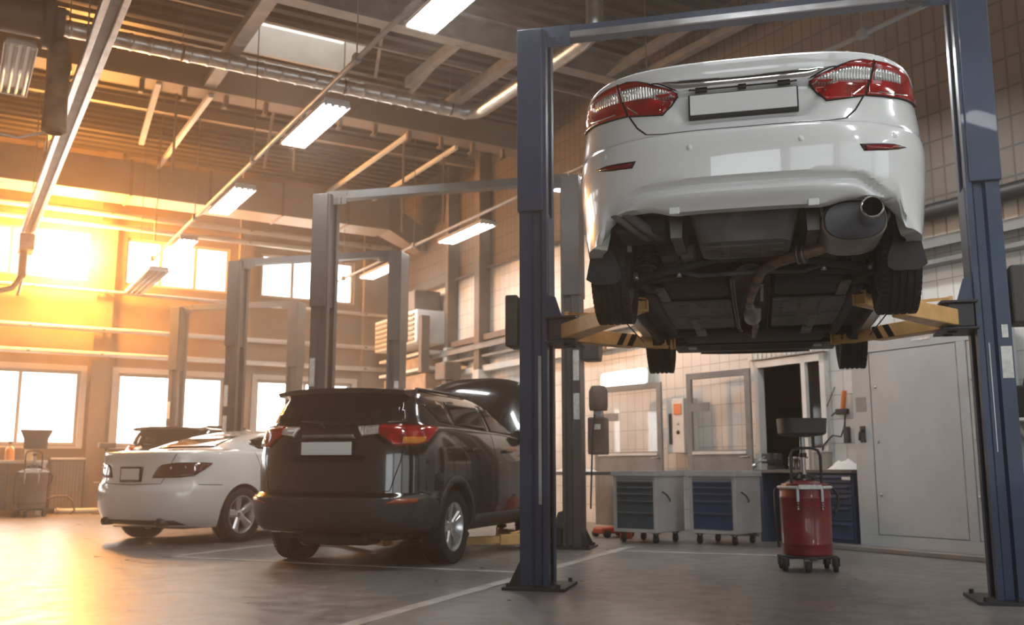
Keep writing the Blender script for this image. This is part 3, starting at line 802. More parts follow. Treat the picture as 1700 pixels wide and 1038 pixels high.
    for yv, f in ((-2.151, .95), (-2.158, .90), (-2.150, .55)): rr.append([bm.verts.new((cx+ry*f*math.copysign(abs(math.cos(2*PI*j/n))**.8, math.cos(2*PI*j/n)), yv, cz+rz_*f*math.copysign(abs(math.sin(2*PI*j/n))**.8, math.sin(2*PI*j/n)))) for j in range(n)])
    for A, B_ in zip(rr, rr[1:]):
        for j in range(n): bm.faces.new((A[j], A[(j+1) % n], B_[(j+1) % n], B_[j]))
    bm.faces.new(rr[-1]); child('end_plate', bm, M['muffler_end'], mu, 'dark silencer end plate', smooth=35)
    bm = NB(); lathe(bm, [(.050, 0), (.055, .005), (.058, .06), (.056, .16), (.050, .16), (.049, .02), (.046, .003)], 32, T(.585, -2.30, .350) @ RX(-PI/2), closed=True); child('tail_pipe', bm, M['chrome'], mu, 'chrome tail pipe tip', smooth=40)
    bm = NB(); lathe(bm, [(0, .13), (.05, .13), (.05, .14), (0, .14)], 24, T(.585, -2.30, .350) @ RX(-PI/2)); child('pipe_bore', bm, M['gap'], mu)
    bm = NB(); tube(bm, [(.70, -2.02, .44), (.69, -2.05, .36), (.66, -2.0, .31)], .010, 8); child('hanger', bm, M['dirt_metal'], mu); bm = NB(); tube(bm, [(.36, -2.12, .44), (.365, -2.12, .37), (.39, -2.10, .33)], .010, 8); child('hanger', bm, M['dirt_metal'], mu)
    # exhaust pipe
    ex = part('exhaust', car)
    bm = NB(); tube(bm, [(.44, -1.80, .29), (.36, -1.83, .255), (.26, -1.80, .235), (.16, -1.70, .230), (.095, -1.56, .230), (.06, -1.40, .235), (.035, -1.15, .225), (.0, -.80, .215), (-.02, -.45, .21)], .030, 14); child('rear_pipe', bm, M['rust'], ex, 'rusty brown exhaust pipe', smooth=50)
    bm = NB(); tube(bm, [(-.02, -.45, .21), (-.01, -.30, .21), (0, -.26, .21), (0, .15, .21), (0, .2, .21), (.01, .28, .21)], [.03, .03, .062, .062, .055, .03], 18); child('catalyst', bm, M['muffler'], ex, smooth=50)
    bm = NB(); tube(bm, [(.01, .26, .21), (.02, .7, .22), (0, 1.2, .22), (.02, 1.62, .24)], .026, 12); child('front_pipe', bm, M['rust'], ex, smooth=50)
    bm = NB()
    for d in (0, .03): lathe(bm, [(.031, -.006), (.052, -.006), (.052, .006), (.031, .006)], 20, T(.285-d*.9, -1.815+d*.4, .238) @ RZ(R(-22)) @ RY(PI/2), closed=True)
    child('pipe_clamp', bm, M['dirt_metal'], ex)
    # heat shield tunnel
    bm = NB(); 
    for i in range(12):
        a0, a1 = PI*i/12, PI*(i+1)/12
        f = [bm.verts.new((.11*math.cos(a0), -1.15, .24+.10*math.sin(a0))), bm.verts.new((.11*math.cos(a1), -1.15, .24+.10*math.sin(a1))), bm.verts.new((.11*math.cos(a1), 1.1, .24+.10*math.sin(a1))), bm.verts.new((.11*math.cos(a0), 1.1, .24+.10*math.sin(a0)))]; bm.faces.new(f)
    bmesh.ops.remove_doubles(bm, verts=bm.verts, dist=1e-4); bmesh.ops.solidify(bm, geom=bm.faces[:], thickness=.004); U_('tunnel_shield', bm, 'dirt_metal', smooth=40)
    bm = NB(); box(bm, .055, .075, -1.12, -.55, .205, .215, .003); U_('heat_shield_edge', bm, 'muffler', 'bright steel heat shield edge')
    # rear suspension
    bm = NB(); box(bm, -.46, .46, -1.50, -1.38, .30, .40, .025); box(bm, -.50, -.38, -1.62, -1.16, .28, .40, .03); box(bm, .38, .50, -1.62, -1.16, .28, .40, .03); U_('rear_subframe', bm, 'under')
    for sg in (1, -1):
        bm = NB(); tube(bm, [(sg*.16, -1.60, .29), (sg*.42, -1.53, .245), (sg*.67, -1.44, .215)], .022, 10); tube(bm, [(sg*.40, -1.20, .27), (sg*.68, -1.34, .215)], .018, 10); tube(bm, [(sg*.52, -.92, .24), (sg*.62, -1.12, .215), (sg*.68, -1.34, .235)], .024, 10)
        U_('suspension_arm', bm, 'under')
        bm = NB(); tube(bm, [(sg*.60, -1.43, .22), (sg*.56, -1.43, .62)], [.035, .03], 14); 
        for k in range(6): lathe(bm, [(.05, -.008), (.066, 0), (.05, .008)], 18, T(sg*(.598-.006*k), -1.43, .29+.035*k), closed=True)
        U_('strut', bm, 'black_steel')
        bm = NB(); tube(bm, [(sg*.645, -1.55, .20), (sg*.655, -1.50, .24)], .014, 8); U_('bolt', bm, 'steel'); bm = NB(); lathe(bm, [(0, -.012), (.016, -.012), (.016, .012), (0, .012)], 12, T(sg*.40, -1.53, .215)); U_('bolt', bm, 'steel')
    for x in (-.118, -.100):
        bm = NB(); tube(bm, [(x, -1.2, .235), (x, -.6, .200), (x, .6, .200), (x+.02, 1.2, .23)], .005, 6); U_('brake_line', bm, 'dirt_metal', smooth=60)
    for sg in (1, -1):
        bm = NB(); tube(bm, [(sg*.46, -1.36, .285), (sg*.30, -1.33, .245), (-sg*.02, -1.34, .250)], .014, 8); U_('anti_roll_bar', bm, 'pan', smooth=60)
        bm = NB(); box(bm, sg*.30, sg*.38, -1.66, -1.50, .285, .36, .012); U_('arm_bracket', bm, 'pan')
        bm = NB(); box(bm, sg*.52, sg*.585, -1.12, -.68, .205, .222, .006); U_('tank_strap', bm, 'dirt_metal')
        for y in (-.54, -.08, .06, .56):
            for xx in (.16, .57):
                bm = NB(); lathe(bm, [(0, .1985), (.011, .1995), (.012, .206)], 8, T(sg*xx, y, 0)); U_('panel_clip', bm, 'dirt_metal')
    for x in (-.12, .08):
        bm = NB(); box(bm, x-.018, x+.018, -2.02, -1.72, .256, .268, .005); U_('tub_rib', bm, 'pan')
    # fuel tank
    bm = NB(); box(bm, -.56, -.13, -1.14, -.62, .225, .40, .05); box(bm, .13, .56, -1.14, -.62, .225, .40, .05); U_('fuel_tank', bm, 'under', smooth=30)
    # floor panels
    for sg in (1, -1):
        bm = NB(); a, b = sorted((sg*.135, sg*.60))
        box(bm, a, b, -.60, -.02, .205, .222, .006); 
        for x in (.22, .34, .46): box(bm, sg*x-.022, sg*x+.022, -.52, -.10, .198, .207, .004)
        for x, y in ((.2, -.4), (.2, -.28), (.32, -.4), (.32, -.28)): lathe(bm, [(0, .196), (.02, .196), (.022, .206)], 12, T(sg*x, y, 0))
        U_('floor_panel', bm, 'pan', 'dark ribbed plastic floor panel')
        bm = NB(); box(bm, a, b, .0, .62, .205, .222, .006)
        for x in (.25, .42): box(bm, sg*x-.05, sg*x+.05, .08, .54, .197, .207, .006)
        U_('floor_panel', bm, 'pan', 'dark ribbed plastic floor panel')
        bm = NB(); box(bm, sg*.60, sg*.66, -1.0, 1.0, .185, .30, .012); box(bm, sg*.76, sg*.79, -.98, 1.0, .150, .24, .006); box(bm, sg*.66, sg*.80, -1.0, 1.0, .24, .32, .02); U_('sill', bm, 'under')
        bm = NB(); box(bm, sg*.37, sg*.45, .64, .98, .19, .212, .006); box(bm, sg*.40, sg*.45, .05, .62, .192, .205, .004); U_('floor_brace', bm, 'dirt_metal', 'pale steel floor brace')
    bm = NB(); box(bm, -.58, .58, .98, 1.55, .20, .26, .03); box(bm, -.66, -.5, 1.0, 1.5, .22, .28, .03); box(bm, .5, .66, 1.0, 1.5, .22, .28, .03); U_('front_subframe', bm, 'under', smooth=30)
    bm = NB(); box(bm, -.70, .70, 1.58, 2.12, .19, .205, .006); 
    for y in (1.68, 1.8, 1.92): box(bm, -.5, .5, y-.02, y+.02, .183, .193, .004)
    U_('engine_undertray', bm, 'black_plastic')
    for sg in (1, -1):
        bm = NB(); tube(bm, [(sg*.42, 1.18, .24), (sg*.68, 1.36, .21)], .03, 10); tube(bm, [(sg*.42, 1.5, .25), (sg*.68, 1.4, .23)], .02, 10); U_('front_arm', bm, 'under')
        bm = NB(); box(bm, sg*.50, sg*.57, 1.60, 1.66, .165, .178, .003); U_('jacking_tag', bm, 'label_white', 'small white jacking tag')
    return car
LIFTED = build_lifted()
# ------------------------------------------------------------------ two-post lifts
def lift(label, cx, cy, za, rear_pads, front_tips, mats, box_sides, tall=4.43, half=1.67, detail=True):
    """posts, covers, carriages, arms, overhead beam; local frame: x across, y forward"""
    L = thing('vehicle_lift', label, 'vehicle lift', Wc(cx, cy, 0), RC, 'two-post lifts in the bays')
    pm, cm = mats
    for sg in (-1, 1):
        X = lambda x: sg*(half)-sg*x      # x measured from the post centre towards the car
        P = part('post', L)
        outer = [(-.13, -.15), (-.02, -.15), (.0, -.115), (.065, -.115), (.085, -.15), (.13, -.15), (.13, -.07), (.118, -.07), (.118, -.135), (.095, -.135), (.072, -.10), (-.01, -.10), (-.028, -.135), (-.117, -.135)]
        prof = outer+[(x, -y) for x, y in outer[::-1]]
        bm = NB(); prism(bm, [(X(x*.84), y) for x, y in prof], .02, tall); child('column', bm, pm, P)
        bm = NB(); box(bm, X(-.122), X(.085), -.178, .178, 2.90, tall, .006); child('cover', bm, cm, P, 'boxed upper cover of the post')
        bm = NB(); prism(bm, [(X(-.22), -.27), (X(.25), -.27), (X(.25), .27), (X(-.22), .27)], 0, .022)
        for y in (-.15, .15):
            for (xa, xb) in ((-.11, -.20),):
                v = [bm.verts.new(q) for q in ((X(xa), y-.006, .022), (X(xb), y-.006, .022), (X(xa), y-.006, .20))]; u = [bm.verts.new(q) for q in ((X(xa), y+.006, .022), (X(xb), y+.006, .022), (X(xa), y+.006, .20))]
                bm.faces.new(v); bm.faces.new(u[::-1])
                for i in range(3): bm.faces.new((v[i], v[(i+1) % 3], u[(i+1) % 3], u[i]))
        for x in (-.18, .0, .20):
            for y in (-.235, .235): lathe(bm, [(0, .05), (.016, .05), (.016, .022)], 6, T(X(x), y, 0), smooth=False)
        child('base_plate', bm, M['black_steel'], P, 'black bolted base plate')
        if detail:
            bm = NB(); box(bm, X(.03), X(.055 if sg < 0 else .036), -.1185, -.1165, .62 if sg < 0 else 1.0, 1.75); child('cable_strip', bm, M['steel'], P, 'pale steel cable strip')
            if sg > 0:
                bm = NB(); box(bm, X(-.10), X(-.03), -.154, -.150, 1.50, 1.72); child('sticker', bm, M['label_white'], P, 'large white load sticker'); bm = NB(); box(bm, X(-.085), X(-.045), -.154, -.150, 1.78, 1.87); child('sticker', bm, M['label_white'], P, 'white load sticker')
        else:
            bm = NB(); box(bm, X(-.10), X(-.03), -.154, -.150, 1.9, 2.25); child('sticker', bm, M['label_white'], P, 'white load sticker'); bm = NB(); box(bm, X(-.10), X(-.03), -.154, -.150, 1.45, 1.75); child('sticker', bm, M['label_white'], P, 'white load sticker')
        # carriage
        Cg = part('carriage', L)
        bm = NB(); box(bm, X(.02), X(.115), -.10, .10, za-.05, za+.95, .006); child('carriage_tube', bm, cm, Cg)
        bm = NB(); box(bm, X(.125), X(.30), -.18, .18, za-.07, za+.10, .01); box(bm, X(.10), X(.34), -.20, .20, za+.10, za+.118, .004); box(bm, X(.10), X(.34), -.20, .20, za-.088, za-.07, .004); child('carriage_block', bm, M['black_steel'], Cg)
        bm = NB(); prism(bm, [(X(.11), za+.12), (X(.22), za+.12), (X(.17), za+.28), (X(.11), za+.30)], -.12, -.105, Matrix(((1, 0, 0, 0), (0, 0, 1, 0), (0, 1, 0, 0), (0, 0, 0, 1)))); child('guard_plate', bm, cm, Cg, 'small angled guard plate')
        # arms
        def arm(p0, p1, first, rearward):
            A = part('arm', L); p0 = Vector((X(p0[0]), p0[1], za)); p1 = Vector((sg*p1[0], p1[1], za)); d = (p1-p0).normalized(); side = Vector((-d.y, d.x, 0)); ln = (p1-p0).length
            bm = NB(); w0, w1, h0 = (.17, .115, .115) if rearward else (.14, .11, .11)
            m = p0+d*ln*.62
            for (a, b, wa, wb, h) in ((p0, m, w0, w1, h0),):
                q = []
                for (c, wd) in ((a, wa), (b, wb)):
                    q.append([bm.verts.new(c+side*s*wd/2+Vector((0, 0, z))) for s, z in ((-1, -h/2), (1, -h/2), (1, h/2), (-1, h/2))])
                bm.faces.new(q[0][::-1]); bm.faces.new(q[1])
                for i in range(4): bm.faces.new((q[0][i], q[0][(i+1) % 4], q[1][(i+1) % 4], q[1][i]))
            child('outer_tube', bm, M['yellow'], A, bevel=.008)
            bm = NB(); bar(bm, m-d*.12, p1+d*.03, .085, .08); child('inner_tube', bm, M['yellow'], A, bevel=.006)
            if not rearward:
                bm = NB()
                for t in (.45, .56):
                    c = p0+d*ln*t
                    for s in (-1, 1):
                        wd = lerp(w0, w1, t/.62)/2+.0015
                        v = [bm.verts.new(c+d*e+side*s*wd+Vector((0, 0, z))) for e, z in ((-.05, -.05), (.01, -.05), (.07, .05), (.01, .05))]; bm.faces.new(v)
                r = bmesh.ops.solidify(bm, geom=bm.faces[:], thickness=.001); child('warning_stripe', bm, M['black_steel'], A, 'two slanted black warning stripes')
            else:
                bm = NB()   # upright lug and stay at the pivot
                q = p0+d*.10+Vector((0, 0, .10)); box(bm, -.015, .015, -.05, .05, -.05, .10, .004, M=Matrix.Translation(p0+Vector((0, 0, .06))))
                bar(bm, p0+Vector((0, 0, .15)), p0+d*.55+Vector((0, 0, .06)), .03, .02); child('stay', bm, M['yellow'], A)
            bm = NB(); lathe(bm, [(0, .02), (.055, .02), (.06, .01), (.06, -.02), (.03, -.02), (.03, -.05), (0, -.05)], 20, Matrix.Translation(p1+Vector((0, 0, .075)))); child('pad', bm, M['black_plastic'], A)
            bm = NB(); tube(bm, [p1+d*.05+Vector((s_*.04*side.x, s_*.04*side.y, z_)) for s_, z_ in ((-1, -.03), (1, -.03), (1, .05), (-1, .05))], .011, 8, closed=True); child('pull_ring', bm, M['yellow'], A)
            bm = NB(); lathe(bm, [(0, .12), (.035, .12), (.035, -.10), (0, -.10)], 16, Matrix.Translation(p0)); child('pivot_pin', bm, M['black_steel'], A)
        if rear_pads: arm((.26, -.08), rear_pads[0 if sg < 0 else 1], True, True)
        if front_tips: arm((.26, .08), front_tips[0 if sg < 0 else 1], True, False)
        if sg in box_sides:
            bm = NB(); hb = box_sides[sg]
            prism(bm, [(-.15, hb-.22), (.10, hb-.22), (.16, hb-.12), (.17, hb+.06), (.12, hb+.17), (-.15, hb+.19)], 0, .10 if sg < 0 and detail else .20, Matrix(((0, 0, sg, sg*(half+.13)), (1, 0, 0, 0), (0, 1, 0, 0), (0, 0, 0, 1))))
            child('motor_box', bm, M['lift_box'], L, 'dark motor housing on the outside of the post', bevel=.015)
    # overhead beam
    ob = part('overhead_beam', L); zt = tall
    bm = NB(); box(bm, -half+.06, half-.06, -.06, .06, zt-.06, zt+.05, .004); child('beam', bm, cm, ob)
    bm = NB(); box(bm, -half+.30, half-.05, -.085, -.06, zt-.06, zt-.045); box(bm, -half+.30, half-.05, -.075, -.068, zt-.045, zt-.01); child('lower_flange', bm, M['steel'] if detail else cm, ob)
    for sg in (-1, 1):
        bm = NB(); box(bm, sg*(half-.30), sg*(half-.02), -.075, -.061, zt-.13, zt+.05, .003)
        for x in (.10, .16, .22):
            for z in (-.10, -.05): lathe(bm, [(0, .012), (.011, .012), (.011, 0)], 6, T(sg*(half-x), -.075, zt+z) @ RX(PI/2), smooth=False)
        child('corner_plate', bm, cm, ob)
    if detail:
        bm = NB(); tube(bm, [(half-.46, -.10, zt-.035), (half-.30, -.10, zt-.035)], .010, 8); child('limit_bar', bm, M['label_white'], ob, 'short white limit switch bar')
        bm = NB(); tube(bm, [(half-.46, -.09, zt-.02), (half-.38, -.10, zt-.11), (half-.28, -.10, zt-.10), (half-.20, -.09, zt-.04)], .006, 8); child('switch_cable', bm, M['black_plastic'], ob, smooth=60)
    return L
navy = (M['blue_post'], M['blue_post']); grey = (M['grey_post'], M['grey_post'])
lift('navy two-post lift holding up the white saloon in the foreground', -.033, 7.37, 1.93, ((.70, -1.15), (.70, -1.06)), ((.70, .85), (.70, .88)), navy, {-1: 2.05, 1: 2.10}, half=1.637)
lift('grey two-post lift standing over the black off-road car', -3.69, 11.1, .12, ((.2, -1.25), (.55, -.9)), ((.55, .7), (.55, .7)), grey, {1: 2.35}, detail=False, tall=4.36, half=1.6)
lift('grey two-post lift over the parked white saloon, second behind the navy one', -6.96, 14.3, .12, None, None, grey, {}, detail=False, tall=4.33, half=1.42)
lift('grey two-post lift nearest the window wall', -10.26, 17.5, .12, None, None, grey, {}, detail=False, tall=4.2, half=1.32)
# ------------------------------------------------------------------ the off-road car with its bonnet open (and the dark one by the windows)
def suv(label, cx, cy, yaw, paint, bonnet_open, seen=True):
    car = thing('suv', label, 'car', Wc(cx, cy, 0), RC-R(yaw))
    tab = [(.30, .85, -2.12, 2.12, .70, .8, 3.2, 2.8), (.36, .89, -2.24, 2.22, .70, .8, 3.2, 2.8), (.45, .915, -2.29, 2.28, .70, .85, 3.2, 2.8), (.58, .925, -2.305, 2.30, .70, .85, 3.2, 2.8), (.635, .925, -2.30, 2.30, .70, .85, 3.2, 2.8),
           (.675, .922, -2.235, 2.29, .69, .85, 3.2, 2.8), (.85, .922, -2.232, 2.25, .69, .85, 3.2, 2.8), (1.0, .918, -2.225, 2.05, .69, .8, 3.2, 2.8), (1.06, .91, -2.22, 1.75, .69, .7, 3.2, 2.8), (1.11, .90, -2.215, 1.28, .69, .5, 3.2, 3), (1.20, .875, -2.20, 1.06, .68, .5, 3.2, 3),
           (1.255, .855, -2.185, .93, .66, .5, 3.2, 3), (1.28, .835, -2.13, .88, .6, .5, 3.3, 3), (1.40, .775, -2.06, .62, .5, .5, 3.6, 3), (1.53, .71, -1.97, .28, .42, .45, 3.8, 3), (1.60, .655, -1.90, .02, .4, .4, 3.6, 3), (1.64, .57, -1.82, -.25, .35, .3, 3.4, 3), (1.66, .42, -1.65, -.55, .3, .25, 3., 3.)]
    def warp(x, y, z):
        if y < -1.7:
            a = abs(x); y += .03*(1-sstep(.34, .44, a))*sstep(.95, .99, z)*(1-sstep(1.15, 1.18, z))
        return x, y, z
    B = Body(tab, warp, NR=30, NS=14, NF=16)
    zs = [.30, .33, .36, .40, .45, .52, .58, .61, .635, .65, .66, .675, .70, .78, .85, .92, .96, .99, 1.03, 1.06, 1.09, 1.11, 1.145, 1.165, 1.18, 1.2, 1.23, 1.255, 1.265, 1.28, 1.31, 1.35, 1.4, 1.45, 1.5, 1.53, 1.565, 1.6, 1.62, 1.64, 1.652, 1.66]
    global CENTER_Y; CENTER_Y = 0
    ax = 1.33
    B.mesh(zs, .30, .34, [paint, M['under']], 'body_shell', car, wells=((-ax, .36, .40, .56), (ax, .36, .40, .56)), inset=.05)
    rear = B.mapper('rear')
    # dark plastic lower bodywork
    bm = NB(); h = B.half(.5); al = sum(math.hypot(q[0]-p[0], q[1]-p[1]) for p, q in zip(h, h[1:]) if q[1] < -1.74)
    patch(B.mapper('wrap'), [(-al, .34), (-al*.5, .335), (0, .335), (al*.5, .335), (al, .34), (al, .60), (al*.8, .66), (al*.68, .645), (al*.52, .625), (0, .618), (-al*.52, .625), (-al*.68, .645), (-al*.8, .66), (-al, .60)], .012, .04, .05, bm=bm)
    child('bumper_cladding', bm, M['cladding'], car, 'grey plastic lower bumper')
    for sg in (1, -1):
        mp = B.mapper('side', sg)
        for yc in (-ax, ax):
            bm = patch(mp, arc(yc, .36, .465, -6, 186, 26)+arc(yc, .36, .398, 186, -6, 26), .014, .03, .06); child('arch_cladding', bm, M['cladding'], car, 'grey plastic wheel arch trim')
        bm = patch(mp, [(-.86, .31), (.86, .31), (.87, .44), (-.87, .44)], .02, .04, .08); child('sill_cladding', bm, M['cladding'], car)
        bm = patch(mp, [(-1.74, 1.49), (-1.50, 1.325), (-1.22, 1.315), (-1.26, 1.50), (-1.40, 1.54)], .004, .01, .04); child('quarter_window', bm, M['car_glass'], car)
        bm = patch(mp, [(-1.16, 1.31), (-.28, 1.285), (-.30, 1.56), (-.9, 1.565), (-1.18, 1.54)], .004, .01, .05); child('door_window', bm, M['car_glass'], car)
        bm = patch(mp, [(-.21, 1.283), (.80, 1.255), (.50, 1.42), (.18, 1.53), (-.22, 1.56)], .004, .01, .05); child('door_window', bm, M['car_glass'], car)
        bm = NB(); strip(mp, [(-2.02, 1.262), (-1.3, 1.275), (0, 1.262), (.92, 1.215)], .014, .004, bm=bm); child('waist_trim', bm, M['steel'], car, 'bright waistline trim')
        [child('door_joint', strip(mp, pts, .008), M['gap'], car) for pts in ([(-.25, .46), (-.25, 1.25)], [(-.90, .62), (-1.05, .85), (-1.20, 1.2)], [(.80, .46), (.82, 1.2)])]
        for y in (-.85, .12):
            p = mp(y, 1.08); bm = NB(); box(bm, p.x-.01*sg, p.x+.04*sg, y-.11, y+.11, 1.06, 1.095, .01); child('door_handle', bm, paint, car)
        p = mp(.72, 1.25); bm = NB(); box(bm, p.x-.02*sg, p.x+.2*sg, .64, .78, 1.19, 1.34, .035); child('wing_mirror', bm, paint, car)
        bm = NB(); tube(bm, [B.side(y, 1.62, sg)+Vector((-.02*sg, 0, .022+.010*math.sin((y+1.6)/2*PI))) for y in (-1.6, -1.2, -.8, -.4, 0)], .016, 8); 
        for y in (-1.6, -.8, 0): p = B.side(y, 1.62, sg); tube(bm, [p+Vector((-.02*sg, 0, -.03)), p+Vector((-.02*sg, 0, .025))], .016, 8)
        child('roof_rail', bm, M['black_plastic'], car)
        # tail light, wrapping round the corner
        tl = part('tail_light', car); mw = B.mapper('wrap', sg)
        def rx(x, z):
            h = B.half(z); d = 0
            for p, q in zip(h, h[1:]):
                l = math.hypot(q[0]-p[0], q[1]-p[1])
                if q[0] >= x: return d+l*(x-p[0])/(q[0]-p[0])
                d += l
            return d
        bm = patch(mw, [(rx(.30, 1.24), 1.258), (rx(.49, 1.24), 1.268), (rx(.505, 1.2), 1.20), (rx(.35, 1.17), 1.178)], .016, .03, .03); child('clear_lens', bm, M['clear_lens'], tl, 'clear inner reversing lens')
        e0 = rx(.82, 1.2)
        bm = patch(mw, [(rx(.49, 1.24), 1.270), (rx(.70, 1.26), 1.272), (e0+.24, 1.262), (e0+.20, 1.235), (e0+.06, 1.13), (rx(.80, 1.1), 1.092), (rx(.66, 1.1), 1.088), (rx(.60, 1.12), 1.125), (rx(.505, 1.2), 1.19)], .022, .04, .03); child('red_lens', bm, M['red_lens'], tl, 'red wrap-round tail lens')
        bm = patch(mw, [(rx(.70, 1.17), 1.165), (e0+.03, 1.17), (e0+.02, 1.13), (rx(.80, 1.1), 1.105), (rx(.70, 1.1), 1.105)], .025, .02, .03); child('amber_lens', bm, M['amber'], tl, 'amber indicator lens')
        bm = patch(mw, [(rx(.60, .6), .580), (rx(.83, .6), .590), (rx(.85, .6), .628), (rx(.70, .6), .622)], .018, .02, .03); child('bumper_reflector', bm, M['reflector_red'], car, 'dull red orange bumper reflector')
    # tailgate: window, spoiler, plate, joints
    bm = patch(rear, [(-.70, 1.292), (-.4, 1.288), (.4, 1.288), (.70, 1.292), (.615, 1.535), (-.615, 1.535)], .006, .012, .05); child('rear_window', bm, M['car_glass'], car)
    bm = NB(); 
    pts = []
    for i in range(17):
        x = lerp(-.665, .665, i/16); pts.append((x, -2.17+.16*abs(x/.66)**2.6))
    lo = [bm.verts.new((x, y+.03, 1.565+.012*(1-(x/.66)**2))) for x, y in pts]; hi = [bm.verts.new((x, y, 1.600+.024*(1-(x/.66)**2))) for x, y in pts]; bk = [bm.verts.new((x*.97, -1.72, 1.628+.03*(1-(x/.66)**2))) for x, y in pts]; bl = [bm.verts.new((x*.97, -1.80, 1.55)) for x, y in pts]
    for i in range(16):
        for a, b in ((lo, hi), (hi, bk), (bk, bl), (bl, lo)): bm.faces.new((a[i], a[i+1], b[i+1], b[i]))
    bm.faces.new((lo[0], hi[0], bk[0], bl[0])); bm.faces.new((lo[-1], bl[-1], bk[-1], hi[-1])); child('roof_spoiler', bm, paint, car, smooth=35)
    bm = NB(); p = rear(0, 1.3); tube(bm, [(-.10, -2.165, 1.29), (-.12, -2.16, 1.31), (-.35, -2.10, 1.325)], [.016, .012, .006], 8); lathe(bm, [(0, .03), (.025, .02), (.03, 0)], 14, T(-.10, -2.14, 1.29) @ RX(PI/2)); child('rear_wiper', bm, M['black_plastic'], car)
    pl = part('number_plate', car)
    bm = NB(); box(bm, -.265, .265, -2.218, -2.19, 1.005, 1.135, .004); child('plate_frame', bm, M['black_plastic'], pl)
    bm = NB(); box(bm, -.258, .258, -2.226, -2.215, 1.012, 1.128, .003); child('blank_plate', bm, M['plate'], pl, 'blank white number plate')
    bm = patch(rear, [(-.28, 1.165), (.28, 1.165), (.26, 1.195), (-.26, 1.195)], .012, .02, .04); child('chrome_bar', bm, M['steel'] if seen else paint, car)
    bm = NB(); strip(rear, [(-.74, 1.26), (-.70, .95), (-.62, .69), (0, .682), (.62, .69), (.70, .95), (.74, 1.26)], .009, bm=bm); child('tailgate_joint', bm, M['gap'], car)
    fr = B.mapper('front')
    if not bonnet_open:
        bm = patch(fr, [(-.70, 1.21), (.70, 1.21), (.55, 1.5), (-.55, 1.5)], .004, .01, .06)
    else: bm = patch(fr, [(-.74, 1.16), (.74, 1.16), (.55, 1.5), (-.55, 1.5)], .004, .01, .06)
    child('windscreen', bm, M['car_glass'], car)
    for sg in (1, -1):
        bm = patch(B.mapper('front', sg), [(.42, .86), (.80, .93), (.84, .84), (.5, .76)], .006, .02, .05); child('headlight', bm, M['clear_lens'], car)
    bm = patch(fr, [(-.45, .45), (.45, .45), (.42, .62), (-.42, .62)], .005, .02, .06); patch(fr, [(-.4, .78), (.4, .78), (.4, .86), (-.4, .86)], .005, .02, .06, bm=bm); child('grille', bm, M['black_plastic'], car)
    if bonnet_open:
        # raised bonnet: domed panel hinged at the scuttle
        bo = part('bonnet', car); n = 14; mrow = 10; a = R(70); bm = NB(); g = []
        for i in range(mrow+1):
            t = i/mrow; row = []
            for j in range(n+1):
                s = lerp(-1, 1, j/n); ww = lerp(.74, .70, t); ln = 1.06*t*(1-.10*abs(s)**3*t)
                crown = .055*(1-s*s)*(1-.3*t)+.10*t*(1-t)*1.2-.05*abs(s)**4
                if t > .8: crown -= .10*((t-.8)/.2)**2
                yy, zz = ln, crown
                row.append(bm.verts.new((s*ww, 1.18+yy*math.cos(a)-zz*math.sin(a), 1.07+yy*math.sin(a)+zz*math.cos(a))))
            g.append(row)
        for i in range(mrow):
            for j in range(n): bm.faces.new((g[i][j], g[i][j+1], g[i+1][j+1], g[i+1][j]))
        bmesh.ops.recalc_face_normals(bm, faces=bm.faces); bmesh.ops.solidify(bm, geom=bm.faces[:], thickness=.02); child('bonnet_panel', bm, paint, bo, smooth=50)
        bm = NB(); tube(bm, [(.62, 1.75, 1.0), (.60, 1.62, 1.62)], .007, 8); child('bonnet_stay', bm, M['steel'], bo)
        bm = NB(); box(bm, -.3, .3, 1.35, 1.8, 1.02, 1.12, .03); child('engine_cover', bm, M['black_plastic'], car)
    for y in (-ax, ax):
        for sg in (1, -1): wheel(car, (sg*.80, y, .345), sg, .345, .225, .225, 5, 'twin')
    bm = NB(); box(bm, -.62, .62, -2.0, 2.0, .25, .33, .02); box(bm, -.35, .35, -2.05, -1.75, .20, .30, .04); tube(bm, [(-.70, -ax, .33), (.70, -ax, .33)], .045, 10); child('underbody', bm, M['under'], car)
    bm = NB(); tube(bm, [(.35, -2.1, .33), (.35, -1.95, .31), (.3, -1.6, .3)], .03, 10); child('tail_pipe', bm, M['dirt_metal'], car)
    return car
suv('black off-road car with its bonnet raised and a blank rear plate', -3.63, 10.37, 5., M['black_paint'], True)
suv('dark off-road car by the windows, mostly hidden behind the parked white saloon', -10.02, 17.0, 3., M['navy_paint'], False, False)

